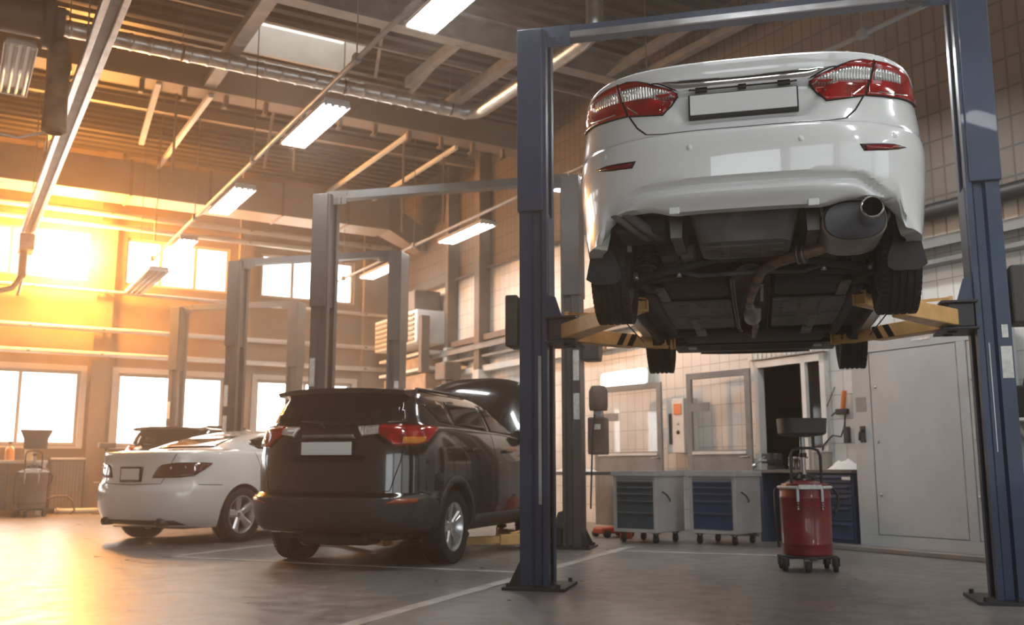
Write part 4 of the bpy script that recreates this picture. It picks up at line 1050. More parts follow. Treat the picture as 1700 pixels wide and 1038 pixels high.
def saloon():
    car = thing('saloon_car', 'white saloon parked on the floor left of the black off-road car', 'car', Wc(-6.79, 12.56, 0), RC-R(13))
    tab = [(.20, .84, -2.22, 2.3, .85, .8, 3., 2.7), (.30, .875, -2.36, 2.38, .85, .85, 3., 2.7), (.45, .905, -2.42, 2.42, .85, .9, 3., 2.7), (.60, .910, -2.43, 2.41, .85, .9, 3., 2.7), (.68, .910, -2.41, 2.38, .85, .9, 3., 2.7), (.72, .907, -2.385, 2.33, .85, .9, 3., 2.7),
           (.85, .898, -2.37, 2.1, .85, .85, 3., 2.7), (.95, .885, -2.36, 1.7, .85, .7, 3., 2.8), (1.01, .875, -2.365, 1.35, .85, .6, 3., 3.), (1.06, .862, -2.375, 1.05, .85, .5, 3., 3.), (1.085, .85, -2.37, .95, .85, .5, 3., 3.), (1.10, .835, -2.30, .9, .82, .5, 3.1, 3.), (1.115, .81, -2.0, .85, .7, .5, 3.2, 3.), (1.13, .775, -1.72, .8, .6, .5, 3.4, 3.),
           (1.20, .725, -1.46, .6, .55, .5, 3.4, 3.), (1.28, .67, -1.16, .35, .5, .45, 3.4, 3.), (1.35, .61, -.82, .1, .4, .4, 3.2, 3.), (1.39, .54, -.55, -.05, .22, .22, 3., 3.), (1.41, .42, -.42, -.16, .12, .12, 3., 3.)]
    B = Body(tab, None, NR=28); zs = [.20, .23, .26, .3, .36, .45, .52, .6, .64, .68, .70, .72, .76, .8, .85, .9, .95, .98, 1.01, 1.035, 1.06, 1.075, 1.085, 1.092, 1.1, 1.106, 1.115, 1.122, 1.13, 1.16, 1.2, 1.24, 1.28, 1.32, 1.35, 1.37, 1.39, 1.402, 1.41]
    ax = 1.425; paint = M['pearl_paint']
    B.mesh(zs, .20, .26, [paint, M['under']], 'body_shell', car, wells=((-ax, .335, .375, .58), (ax, .335, .375, .58)), inset=.05)
    rear = B.mapper('rear')
    def rx(x, z):
        h = B.half(z); d = 0
        for p, q in zip(h, h[1:]):
            l = math.hypot(q[0]-p[0], q[1]-p[1])
            if q[0] >= x: return d+l*(x-p[0])/(q[0]-p[0])
            d += l
        return d
    for sg in (1, -1):
        mw, mp = B.mapper('wrap', sg), B.mapper('side', sg)
        P_ = [(rx(.34, .8), .785), (rx(.40, .9), .90), (rx(.45, .95), .935), (rx(.60, .95), .958), (rx(.80, .95), .962), (rx(.84, .95)+.03, .955), (rx(.82, .9), .88), (rx(.77, .8), .81), (rx(.66, .8), .79)]
        tl = part('tail_light', car)
        bm = patch(mw, P_, .012, .03, .03); child('smoked_lens', bm, M['smoked_lens'], tl, 'dark smoked tail lens')
        bm = NB(); strip(mw, P_, .008, .012, .01, bm=bm, closed=True); child('lens_rim', bm, M['gap'], tl)
        for (x, z) in ((.56, .90), (.70, .91)):
            bm = NB(); lathe(bm, [(0, .012), (.012, .008), (.014, 0)], 16, T(*(mw(rx(x, z), z)+Vector((0, -.012, 0)))) @ RX(PI/2))
            child('lamp_bulb', bm, M['clear_lens'], tl)
        [child('door_joint', strip(mp, pts, .008), M['gap'], car) for pts in ([(-2.1, .705), (-1.80, .70)], [(-.32, .30), (-.30, 1.12)], [(-.95, .56), (-1.08, .8), (-1.2, 1.12)], [(.78, .34), (.78, 1.08)])]
        bm = patch(mp, [(-1.16, 1.20), (-1.10, 1.25), (-.88, 1.30), (-.42, 1.325), (-.38, 1.145), (-1.04, 1.145)], .004, .01, .04); child('side_window', bm, M['car_glass'], car)
        bm = patch(mp, [(-.30, 1.145), (-.33, 1.335), (-.05, 1.325), (.28, 1.22), (.45, 1.145)], .004, .01, .04); child('side_window', bm, M['car_glass'], car)
        for y in (-.82, .15):
            p = mp(y, .93); bm = NB(); box(bm, p.x-.01*sg, p.x+.035*sg, y-.1, y+.1, .915, .945, .008); child('door_handle', bm, paint, car)
        p = mp(.6, 1.1); bm = NB(); box(bm, p.x-.02*sg, p.x+.18*sg, .52, .64, 1.05, 1.18, .03); child('wing_mirror', bm, paint, car)
        bm = patch(B.mapper('front', sg), [(.42, .68), (.7, .74), (.8, .72), (.72, .62), (.5, .6)], .006, .02, .05); child('headlight', bm, M['clear_lens'], car)
        bm = NB(); lathe(bm, [(.040, 0), (.048, .004), (.048, .14), (.042, .14), (.038, .01)], 24, T(sg*.46, -2.36, .265) @ RX(-PI/2), closed=True); lathe(bm, [(0, .05), (.041, .05)], 20, T(sg*.46, -2.36, .265) @ RX(-PI/2)); child('tail_pipe', bm, M['dirt_metal'], car)
    bm = NB(); strip(rear, [(-.62, 1.09), (-.56, .98), (-.50, .80), (-.46, .715), (0, .70), (.46, .715), (.50, .80), (.56, .98), (.62, 1.09)], .008, bm=bm); child('boot_joint', bm, M['cabinet_line'], car)
    pl = part('number_plate', car)
    bm = NB(); box(bm, -.175, .175, -2.40, -2.36, .735, .915, .004); child('plate_frame', bm, M['black_plastic'], pl, 'dark plate surround')
    bm = NB(); box(bm, -.150, .150, -2.406, -2.39, .758, .892, .003); child('blank_plate', bm, M['pearl_paint'], pl, 'blank square plate')
    bm = patch(rear, [(-.50, 1.15), (.50, 1.15), (.37, 1.315), (-.37, 1.315)], .004, .01, .04); child('rear_window', bm, M['car_glass'], car)
    bm = patch(B.mapper('front'), [(-.62, 1.14), (.62, 1.14), (.45, 1.35), (-.45, 1.35)], .004, .01, .05); child('windscreen', bm, M['car_glass'], car)
    bm = patch(rear, [(-.66, .235), (.66, .235), (.60, .285), (-.60, .285)], .006, .02, .05); child('bumper_valance', bm, M['cladding'], car, 'dark lower bumper strip')
    bm = NB(); box(bm, -.60, .60, -2.1, 2.0, .18, .25, .02); child('underbody', bm, M['under'], car)
    for y in (-ax, ax):
        for sg in (1, -1): wheel(car, (sg*.79, y, .335), sg, .335, .235, .225, 5, 'five')
saloon()
# ------------------------------------------------------------------ under the roof (building frame, at the origin)
def bstruct(name, bm, m, label, cat, **k): return struct(name, bm, m, label, cat, rz=RB, **k)
def bthing(name, label, cat, group=None): return thing(name, label, cat, (0, 0, 0), RB, group)
def bobj(name, bm, m, label, cat, group=None, **k): return tag(obj(name, bm, m, rz=RB, **k), label, cat, group)
# main cross beam
cb = tag(bthing('ceiling_beam', 'deep brown cross beam under the roof with short brackets along its lower edge', 'beam'), kind='structure')
bm = NB(); box(bm, U0, U1, 15.4, 15.7, 7.02, 7.48); box(bm, U0, U1, 15.34, 15.76, 6.98, 7.02); obj('beam', bm, M['beam'], cb)
for i in range(26):
    u = -7.6+i*.66
    bm = NB(); box(bm, u-.035, u+.035, 15.42, 15.50, 6.80, 6.99); box(bm, u-.035, u+.035, 15.42, 15.60, 6.80, 6.83); obj('bracket', bm, M['beam'], cb)
cb2 = tag(bthing('ceiling_beam', 'pale steel channel beam under the roof in front of the skylight', 'beam'), kind='structure')
bm = NB(); box(bm, U0, U1, 11.8, 11.86, 7.0, 7.40); box(bm, U0, U1, 11.62, 11.86, 7.36, 7.42); box(bm, U0, U1, 11.62, 11.86, 6.98, 7.03); obj('beam', bm, M['grey_metal'], cb2)
bm = NB(); box(bm, U0, U1, 7.0, 7.06, 7.0, 7.4); box(bm, U0, U1, 6.85, 7.06, 6.98, 7.03); bstruct('ceiling_beam', bm, M['grey_metal'], 'steel channel beam under the roof, nearest the viewer', 'beam')
for i, v in enumerate((12.55, 13.25)):
    bm = NB(); box(bm, U0, U1, v-.03, v+.03, 7.36, 7.42); bstruct('ceiling_beam', bm, M['grey_metal'], 'thin steel purlin between the channel beam and the brown cross beam, %s' % ('nearer one' if i == 0 else 'farther one'), 'purlin')
bm = NB(); box(bm, U0, U1, 17.6, 17.72, 7.3, 7.45); bstruct('ceiling_beam', bm, M['beam'], 'slim purlin between the brown cross beam and the painted duct', 'purlin')
# struts running towards the windows
def strut(u0, v0, z0, u1, v1, z1, w, h, m, label):
    bm = NB(); bar(bm, (u0, v0, z0), (u1, v1, z1), w, h); bstruct('roof_strut', bm, M[m], label, 'strut')
strut(6.95, 15.5, 6.94, 7.0, 20.1, 6.98, .07, .07, 'white_metal', 'pale strut from the brown beam to the painted duct, left of the pair by the tiled wall')
strut(8.02, 15.7, 6.94, 8.1, 20.1, 6.98, .07, .07, 'white_metal', 'pale strut from the brown beam to the painted duct, nearest the tiled wall')
strut(3.38, 15.5, 6.96, 3.39, 20.1, 6.98, .08, .08, 'white_metal', 'pale strut from the brown beam towards the windows, above the white parked saloon')
strut(2.55, 15.45, 7.0, 2.72, 17.9, 6.75, .09, .09, 'white_metal', 'short pale strut under the brown beam, leftmost')
strut(1.25, 15.5, 6.96, 1.3, 20.1, 6.98, .07, .07, 'white_metal', 'pale strut hidden behind the silver cable tray')
strut(3.3, 11.8, 7.1, 3.32, 15.4, 7.1, .20, .16, 'grey_metal', 'broad steel member beside the skylight')
strut(6.05, 11.8, 7.05, 6.05, 13.6, 7.05, .10, .16, 'grey_metal', 'short steel brace right of the skylight')
strut(7.05, 11.8, 7.05, 7.05, 14.4, 7.05, .16, .16, 'grey_metal', 'broad steel brace near the navy post')
strut(8.6, 9.4, 7.05, 8.6, 11.8, 7.05, .12, .12, 'grey_metal', 'steel brace right of the navy post top')
strut(4.9, 11.8, 7.3, 5.9, 14.6, 7.5, .05, .05, 'grey_metal', 'thin diagonal brace over the silver duct')
strut(6.2, 11.8, 7.3, 6.6, 15.3, 7.3, .06, .06, 'grey_metal', 'thin brace between channel beam and brown beam')
strut(9.3, 6.9, 7.05, 9.1, 11.8, 7.05, .12, .12, 'grey_metal', 'steel brace along the tiled wall above the raised saloon')
strut(4.5, 15.6, 7.3, 4.9, 17.6, 6.55, .05, .05, 'beam', 'thin brown brace hanging behind the lit lamp')
for i, (u, v, z0) in enumerate(((3.05, 16.6, 5.9), (5.1, 16.4, 6.2), (7.02, 15.9, 5.2), (8.05, 16.3, 5.6))):
    bm = NB(); tube(bm, [(u, v, z0), (u, v, ZC)], .022, 6); bstruct('roof_strut', bm, M['beam'], 'thin vertical drop rod behind the brown beam, %s from the left' % ('first', 'second', 'third', 'fourth')[i], 'drop rod')
# round silver ventilation duct with seams, turning towards the viewer and up
vd = bthing('ventilation_duct', 'silver spiral ventilation duct running along the brown beam and turning up', 'duct')
bm = NB(); pts, rr = [], []
u = -8.6
while u < 7.2:
    pts += [(u, 13.95, 6.92), (u+.21, 13.95, 6.92), (u+.22, 13.95, 6.92), (u+.25, 13.95, 6.92), (u+.26, 13.95, 6.92)]; rr += [.118, .118, .128, .128, .118]; u += .27
tube(bm, pts, rr, 20); child('straight_run', bm, M['galv'], vd, smooth=50)
bm = NB(); pts = [(7.2, 13.95, 6.92)]+[(7.2+.28*math.sin(a), 13.67+.28*math.cos(a), 6.92) for a in (R(15), R(35), R(55), R(75), R(90))]+[(7.48, 12.5, 6.92), (7.48, 11.2, 6.92), (7.48, 10.7, 6.93)]+[(7.48, 10.65-.25*math.sin(a), 6.93+.25*(1-math.cos(a))) for a in (R(25), R(50), R(75), R(90))]+[(7.48, 10.4, 7.5), (7.48, 10.4, 7.85)]
tube(bm, pts, .122, 20); child('elbow_run', bm, M['galv'], vd, smooth=50)
for u in (-5, -2.5, .1, 2.6, 5.1, 7.0):
    bm = NB(); tube(bm, [(u, 13.95, 7.04), (u, 13.95, ZC)], .008, 6); lathe(bm, [(.119, -.02), (.127, -.02), (.127, .02), (.119, .02)], 20, T(u, 13.95, 6.92) @ RY(PI/2), closed=True); child('hanger', bm, M['dirt_metal'], vd)
# square painted duct before the windows
pd_ = bthing('air_duct', 'big square cream air duct hanging before the window wall', 'duct')
bm = NB(); box(bm, -8.8, 8.5, 20.0, 20.8, 6.32, 7.03, .01); child('duct_body', bm, M['duct_paint'], pd_)
bm = NB(); A = [bm.verts.new(q) for q in ((8.5, 20.05, 6.36), (8.5, 20.75, 6.36), (8.5, 20.75, 6.98), (8.5, 20.05, 6.98))]; Bv = [bm.verts.new(q) for q in ((9.4, 20.2, 5.95), (9.4, 20.6, 5.95), (9.4, 20.6, 6.6), (9.4, 20.2, 6.6))]
bm.faces.new(A); bm.faces.new(Bv[::-1])
for i in range(4): bm.faces.new((A[i], Bv[i], Bv[(i+1) % 4], A[(i+1) % 4]))
child('tapered_end', bm, M['beam'], pd_)
for u in (-6.2, -3.2, -.2, 1.3, 2.9, 4.45, 6.0, 7.5):
    bm = NB(); box(bm, u-.025, u+.025, 19.97, 20.83, 6.30, 7.06); child('flange', bm, M['beam'], pd_)
# pipes along the window wall
for nm, z, v, r, lab in (('steel_pipe', 6.30, 21.7, .07, 'white pipe along the window wall just under the square duct'), ('steel_pipe', 6.05, 21.75, .06, 'white pipe along the window wall just above the upper windows'), ('steel_pipe', 4.62, 21.80, .04, 'thin pipe under the upper windows'), ('steel_pipe', 3.80, 21.79, .055, 'white pipe halfway between the window rows'), ('steel_pipe', 3.28, 21.79, .055, 'white pipe above the lower windows')):
    bm = NB(); tube(bm, [(U0+.1, v, z), (9.3, v, z)], r, 12); P_ = bthing(nm, lab, 'pipe'); child('pipe', bm, M['white_metal'], P_)
    for u in (-7.2, -4.4, -1.6, 1.4, 2.8, 5.79, 8.7):
        bm = NB(); box(bm, u-.03, u+.03, v-r-.01, V1-.1, z-.02, z+.02); child('clip', bm, M['grey_metal'], P_)
# lamps: four-tube fluorescent fittings hung from conduits
def lamp(u, v, z, label, lit=True, ln=1.66, wd=.34, rods=False):
    L = thing('fluorescent_lamp', label, 'ceiling lamp', Wb(u, v, z), RB, 'four-tube fluorescent fittings')
    bm = NB(); h = ln/2; w = wd/2
    prism(bm, [(-w, -.005), (-w+.01, -.005), (-w+.05, .05), (w-.05, .05), (w-.01, -.005), (w, -.005), (w-.04, .075), (-w+.04, .075)], -h, h, Matrix(((1, 0, 0, 0), (0, 0, 1, 0), (0, 1, 0, 0), (0, 0, 0, 1))))
    for y in (-h, h-.02): box(bm, -w+.02, w-.02, y, y+.02, .0, .07)
    child('housing', bm, M['lamp_body'], L)
    for k in range(4):
        x = -w+.045+k*(wd-.09)/3
        bm = NB(); tube(bm, [(x, -h+.03, .012), (x, h-.03, .012)], .019, 12); child('tube', bm, M['tube'] if lit else M['tube_off'], L, 'lit white tube' if lit else 'unlit tube')
        for s in (-1, 1):
            bm = NB(); box(bm, x-.02, x+.02, s*(h-.035)-.015, s*(h-.035)+.015, -.012, .05, .004); child('lamp_holder', bm, M['white_metal'], L)
    for y in (-h*.6, h*.6):
        bm = NB(); tube(bm, [(0, y, .07), (-.12, y, .15)], .006, 6); child('hook', bm, M['dirt_metal'], L)
        if rods: bm = NB(); tube(bm, [(0, y, .07), (0, y, ZC-z)], .007, 6); child('drop_wire', bm, M['dirt_metal'], L)
    return L
def conduit(u, z, label, v0, v1, drops):
    Cn = bthing('conduit', label, 'conduit')
    bm = NB(); tube(bm, [(u, v0, z), (u+.02, v1, z)], .028, 10); child('pipe', bm, M['grey_metal'], Cn)
    for v in drops:
        bm = NB(); tube(bm, [(u, v, z), (u, v, ZC)], .008, 6); child('drop_wire', bm, M['dirt_metal'], Cn)
        bm = NB(); box(bm, u-.04, u+.04, v-.05, v+.05, z-.045, z+.045, .01); child('joint_box', bm, M['grey_metal'], Cn)
    return Cn
conduit(3.46, 5.16, 'long grey conduit carrying the lit lamp row over the white and black cars', -4, 21.8, (-2, 2, 5.6, 9.1, 13.0, 16.6, 20.4))
conduit(7.58, 5.16, 'long grey conduit carrying the lamp row beside the tiled wall', -4, 21.8, (-2, 2, 6., 9.4, 12.6, 16.6, 20.4))
conduit(-.72, 5.16, 'long grey conduit carrying the unlit lamp row at far left', -4, 21.8, (-2, 2, 6., 9.4, 12.6, 16.6, 20.4))
for i, (v, lit) in enumerate(((7.05, True), (10.9, True), (14.75, True), (18.5, True))):
    lamp(3.61, v, 5.0, ['lit four-tube lamp cut by the top edge of the photo, nearest the viewer', 'lit four-tube lamp in front of the brown beam, second in the left row', 'lit four-tube lamp third in the left row, above the white saloon', 'lit four-tube lamp by the sunlit windows, farthest in the left row'][i], lit)
for i, v in enumerate((10.9, 14.75, 18.6)):
    lamp(7.74, v, 5.0, ['lit four-tube lamp hidden behind the raised saloon', 'lit four-tube lamp beside the tiled wall, left of the navy post', 'lit four-tube lamp at the far corner, half hidden by a grey post'][i])
for u, row in ((3.61, 'left'), (7.74, 'right')):  # unseen lamps added to raise the neutral light
    for v, wh in ((3.2, 'just above the viewer'), (-.65, 'behind the viewer'), (-4.4, 'by the glazed gates')):
        lamp(u, v, 5.0, 'lit four-tube lamp added for light, out of view in the %s row, %s' % (row, wh))
lamp(7.74, 7.05, 5.0, 'lit four-tube lamp added for light, hidden right behind the boot of the raised saloon')  # hidden lamp added for more neutral light on the tiled wall
lamp(.42, 12.2, 5.5, 'unlit four-tube lamp hanging at the top left edge of the photo', False, rods=True)
lamp(3.05, 18.6, 4.3, 'unlit four-tube lamp hanging low in front of the sunlit window', False, 2.6, .36, rods=True)
# silver cable tray coming from overhead towards the sunlit window
ct = bthing('cable_tray', 'long silver cable trunking running overhead at the left towards the sunlit window', 'cable tray')
for du, nm in ((0, 'rail'), (.17, 'rail')):
    bm = NB(); box(bm, .97+du, 1.035+du, 0, 20.0, 5.18, 5.29, .01); child(nm, bm, M['galv'], ct, 'bright silver rail')
bm = NB(); box(bm, 1.035, 1.14, 0, 20.0, 5.23, 5.28); child('base', bm, M['grey_metal'], ct, 'dark recessed base of the trunking')
for v in (3, 6.5, 9, 11.5, 14, 16.5, 19):
    bm = NB(); tube(bm, [(1.09, v, 5.28), (1.09, v, ZC)], .009, 6); child('drop_wire', bm, M['dirt_metal'], ct)
    bm = NB(); box(bm, .96, 1.215, v-.02, v+.02, 5.27, 5.30); child('cross_strap', bm, M['galv'], ct)
tr = bthing('cable_trolley', 'jumble of hooks and a hanging cable trolley at the end of the silver trunking', 'cable trolley')
bm = NB(); box(bm, .95, 1.22, 19.3, 19.9, 4.85, 5.16, .03); child('body', bm, M['galv'], tr)
bm = NB(); box(bm, .98, 1.12, 19.4, 19.75, 4.35, 4.85, .03); child('motor', bm, M['grey_metal'], tr)
bm = NB(); tube(bm, [(1.05, 19.5, 4.4), (.9, 19.2, 4.1), (.6, 18.9, 3.95), (.1, 18.6, 4.0)], .05, 10); child('hose', bm, M['brown_metal'], tr, smooth=50)
bm = NB(); tube(bm, [(1.1, 19.6, 4.6), (1.02, 19.4, 4.1), (1.0, 19.3, 4.0)], .03, 8); child('hook', bm, M['galv'], tr, smooth=50)
# dark extractor hose reel high at the left edge
hr = thing('hose_reel', 'dark brown exhaust hose reel hanging high at the top left corner', 'hose reel', Wb(.50, 11.1, 5.62), RB)
bm = NB(); lathe(bm, [(0, -.46), (.24, -.46), (.24, -.40), (.20, -.38), (.20, .14), (.30, .16), (.30, .24), (.18, .28), (.18, .36), (0, .36)], 28, T(-.05, 0, .1) @ RY(PI/2)); child('drum', bm, M['brown_metal'], hr, smooth=40)
bm = NB(); lathe(bm, [(.10, 0), (.13, .02), (.115, .5), (.13, .9), (.09, 1.05), (.08, 1.05), (.1, .9), (.09, .5), (.09, 0)], 20, T(.30, .15, -1.1), closed=True); child('hose', bm, M['wood'], hr, smooth=40)
bm = NB(); box(bm, -.45, .35, -.05, .05, .2, .26); tube(bm, [(-.3, 0, .26), (-.3, 0, 2.1)], .02, 8); tube(bm, [(.2, 0, .26), (.2, 0, 2.1)], .02, 8); child('hanger', bm, M['dirt_metal'], hr)
bm = NB(); tube(bm, [(-.5, .2, -1.05), (-.3, .2, -1.18), (-.05, .2, -1.2), (.2, .2, -1.1)], .012, 8); child('cable', bm, M['white_metal'], hr, smooth=50)
# ------------------------------------------------------------------ along the tiled wall
bm = NB(); tube(bm, [(9.46, -5.8, 3.76), (9.46, 13.0, 3.76)], .095, 16); P_ = bthing('steel_pipe', 'thick dark pipe along the tiled wall behind the right navy post', 'pipe'); child('pipe', bm, M['black_steel'], P_, smooth=50)
for v in (-3, 0, 3, 5.2, 8.2, 11): bm = NB(); box(bm, 9.35, U1, v-.025, v+.025, 3.64, 3.66); child('bracket', bm, M['grey_metal'], P_)
ld = tag(bthing('trim_2', 'pale steel ledge channel along the tiled wall below the dark pipe', 'ledge'), kind='structure')
bm = NB(); box(bm, 9.30, U1, -5.8, 21.9, 3.40, 3.43); box(bm, 9.30, 9.33, -5.8, 21.9, 3.31, 3.43); box(bm, 9.40, U1, -5.8, 21.9, 3.15, 3.20); obj('channel', bm, M['grey_metal'], ld)
bm = NB(); box(bm, 9.42, U1, 12.2, 21.9, 2.86, 2.98); bstruct('trim_3', bm, M['white_metal'], 'white rail along the tiled wall behind the black car', 'rail')
bm = NB(); box(bm, 9.42, U1, 12.2, 21.9, 3.5, 3.62); bstruct('trim_4', bm, M['brown_metal'], 'brown rail along the tiled wall behind the black car', 'rail')
for i, v in enumerate((17.3, 18.7)):
    c = tag(bthing('column', 'brown steel column against the tiled wall, %s' % ('nearer the black car' if i == 0 else 'nearer the window corner'), 'column'), kind='structure')
    w = .11 if i == 0 else .07
    bm = NB(); box(bm, 9.34, U1, v-w, v+w, 2.9 if i == 0 else 3.5, ZC); obj('shaft', bm, M['brown_metal'], c)
    bm = NB(); box(bm, 9.32, U1, v-w-.02, v+w+.02, 0, 2.9 if i == 0 else 3.5); obj('plinth', bm, M['white_metal'], c)
bm = NB(); tube(bm, [(9.5, 13.2, 4.98), (9.5, 16.0, 5.02), (9.5, 21.6, 5.0)], .03, 8); bobj('conduit', bm, M['brown_metal'], 'thin brown conduit along the upper tiled wall behind the lit lamp', 'conduit')
# ventilation unit in the corner
vu = bthing('heating_unit', 'cream louvred heating unit high on the tiled wall near the window corner', 'heating unit')
bm = NB(); box(bm, 8.75, U1-.02, 18.95, 21.3, 3.62, 4.35, .02); child('casing', bm, M['white_metal'], vu)
for k in range(6): bm = NB(); box(bm, 8.71, 8.77, 19.05, 21.2, 3.68+k*.11, 3.73+k*.11, .008); child('louvre', bm, M['duct_paint'], vu)
bm = NB(); box(bm, 8.85, 9.5, 19.3, 20.2, 4.36, 4.85, .02); child('fan_box', bm, M['brown_metal'], vu)
bm = NB(); box(bm, 8.8, 9.0, 18.80, 18.95, 2.95, 4.2, .01); child('side_bracket', bm, M['brown_metal'], vu)
sb = bthing('storage_shelf', 'wooden shelf boards on the tiled wall under the heating unit', 'shelf')
for z in (2.55, 3.05, 3.40): bm = NB(); box(bm, 9.0, U1-.02, 18.9, 21.6, z, z+.06); child('board', bm, M['white_metal'], sb)
bm = NB(); box(bm, 9.05, 9.55, 19.1, 21.4, 2.62, 2.98, .02); child('crate', bm, M['wood'], sb)
bm = NB(); box(bm, 9.05, 9.55, 19.3, 21.0, 3.12, 3.36, .02); child('crate', bm, M['wood'], sb)
bx = bthing('loudspeaker', 'small dark unit hanging from a bracket on the tiled wall right of the shelf boards', 'loudspeaker')
bm = NB(); box(bm, 8.95, 9.35, 17.95, 18.45, 2.75, 3.12, .04); child('housing', bm, M['brown_metal'], bx)
bm = NB(); box(bm, 9.05, 9.25, 18.1, 18.3, 2.50, 2.76, .03); child('lower_box', bm, M['brown_metal'], bx)
bm = NB(); box(bm, 9.2, U1, 18.15, 18.25, 3.08, 3.14); child('bracket', bm, M['brown_metal'], bx)
# ventilation box above L2 arm
ws = bthing('wall_speaker', 'small tan framed box on the white wall above the bright wall light', 'wall box')
bm = NB(); box(bm, 9.4, U1, 12.9, 13.35, 2.85, 3.3, .02); child('frame', bm, M['wood'], ws); bm = NB(); lathe(bm, [(0, .01), (.12, .01), (.13, 0)], 24, T(9.4, 13.12, 3.08) @ RY(-PI/2)); child('grille', bm, M['white_metal'], ws)
# bright wall light
wl = bthing('wall_light', 'bright white lit panel lamp on the tiled wall between the grey post and the wheel', 'wall light')
bm = NB(); prism(bm, rpoly(11.95, 13.1, 2.22, 2.46, .07), 9.44, 9.50, Matrix(((0, 0, 1, 0), (1, 0, 0, 0), (0, 1, 0, 0), (0, 0, 0, 1)))); child('diffuser', bm, emit('panel_lamp_glow', (1, .97, .92), 3.5), wl, 'glowing white diffuser')
bm = NB(); prism(bm, rpoly(11.92, 13.13, 2.20, 2.48, .08), 9.50, U1, Matrix(((0, 0, 1, 0), (1, 0, 0, 0), (0, 1, 0, 0), (0, 0, 0, 1)))); child('housing', bm, M['white_metal'], wl)
# doorway
dr = tag(bthing('door_1', 'pale frame of the dark doorway with a narrow sidelight', 'doorway'), kind='structure')
bm = NB()
for a, b in ((9.60, 9.68), (8.76, 8.83), (8.44, 8.52)): box(bm, 9.54, 9.66, a, b, 0, 2.33)
box(bm, 9.54, 9.66, 8.44, 9.68, 2.25, 2.34); obj('frame', bm, M['white_metal'], dr)
bm = NB(); box(bm, 9.60, 9.64, 8.52, 8.76, 1.15, 2.25); obj('sidelight_pane', bm, M['car_glass'], dr)
bm = NB(); box(bm, 9.56, 9.64, 8.52, 8.76, 0, 1.15); obj('lower_panel', bm, M['trolley_grey'], dr)
bm = NB(); box(bm, 9.52, U1, 8.4, 9.75, 2.36, 2.66)
for k in range(15): box(bm, 9.50, 9.53, 8.43+k*.087, 8.475+k*.087, 2.37, 2.65)
bstruct('trim_5', bm, M['white_metal'], 'ribbed white panel above the dark doorway', 'panel')
def leaf(name, u, v, rz, w, h, label, pane_z, tint):
    L = thing(name, label, 'door leaf', Wb(u, v, .03), RB+rz)
    zb, zt = pane_z; bm = NB(); f = .09
    box(bm, -.02, .02, 0, f, 0, h, .004); box(bm, -.02, .02, w-f, w, 0, h, .004); box(bm, -.02, .02, f, w-f, h-f, h, .004); box(bm, -.02, .02, f, w-f, 0, zb, .004)
    child('frame', bm, M[tint], L)
    bm = NB(); box(bm, -.005, .005, f, w-f, zb, h-f); child('pane', bm, M['pane'], L, 'clear pane with the white wall behind')
    bm = NB(); box(bm, -.035, -.02, f, w-f, zb-.06, zb-.02, .003); child('glazing_bar', bm, M['white_metal'], L)
    bm = NB(); tube(bm, [(-.02, .05, 1.02), (-.07, .05, 1.02), (-.07, .16, 1.02)], .012, 8); child('handle', bm, M['steel'], L)
    bm = NB(); box(bm, -.03, -.02, w*.62, w*.92, zt-.55, zt-.43, .002); child('sign_plate', bm, M['grey_metal'], L)
    return L
leaf('door_leaf', 9.46, 9.66, R(10), 1.10, 2.22, 'glazed grey door leaf swung open beside the dark doorway', (1.12, 2.22), 'grey_metal')
leaf('door_leaf', 9.25, 11.30, R(9), 1.42, 2.15, 'glazed grey door leaf standing behind the left tool trolley', (1.12, 2.15), 'grey_metal')
eb = bthing('control_box', 'pale grey electrical control box with an orange sticker on the white wall', 'control box')
bm = NB(); box(bm, 9.33, U1, 10.90, 11.30, 1.12, 1.92, .012); child('housing', bm, M['white_metal'], eb)
bm = NB(); box(bm, 9.318, 9.332, 11.17, 11.23, 1.25, 1.70, .003); child('slot', bm, M['black_plastic'], eb)
bm = NB(); box(bm, 9.322, 9.331, 10.95, 11.12, 1.68, 1.84, .002); child('sticker', bm, M['orange_rubber'], eb, 'orange sticker')
bm = NB(); lathe(bm, [(0, .02), (.025, .02), (.03, 0)], 16, T(9.33, 11.03, 1.42) @ RY(-PI/2)); child('switch', bm, M['black_plastic'], eb)
bm = NB(); lathe(bm, [(0, .02), (.02, .02), (.025, 0)], 16, T(9.33, 11.03, 1.55) @ RY(-PI/2)); child('button', bm, M['label_white'], eb)
# tall grey cabinet
cbn = thing('metal_cabinet', 'tall grey steel cabinet standing against the tiled wall by the right navy post', 'cabinet', Wb(8.85, 5.90, .06), RB)
W_, H_ = 1.54, 2.28
bm = NB(); box(bm, .02, .70, 0, W_, 0, H_, .006); child('body', bm, M['cabinet'], cbn)
bm = NB(); 
for (a, b, c, d) in ((0, W_, 0, .12), (0, W_, H_-.17, H_), (1.30, W_, .12, H_-.17), (.105, .21, .12, H_-.17)): box(bm, 0, .02, a, b, c, d, .003)
child('front_frame', bm, M['cabinet'], cbn)
for a, b, lab, hv in ((.22, 1.29, 'wide flat door', None), (.0, .095, 'narrow door strip at the right', .0)):
    bm = NB(); box(bm, .004, .022, a, b, .13, H_-.18, .004); d_ = child('door', bm, M['cabinet'], cbn, lab)
    ys = (b-.06,) if hv is None else (b-.03,)
    for y in ys:
        for z in (.55, 1.12, 1.72): bm = NB(); lathe(bm, [(0, .012), (.014, .012), (.018, 0)], 12, T(.004, y, z) @ RY(-PI/2)); child('stud', bm, M['steel'], d_)
lk = part('latch', cbn)
bm = NB(); box(bm, -.012, .0, 1.39, 1.46, 1.12, 1.30, .004); child('latch_plate', bm, M['black_steel'], lk)
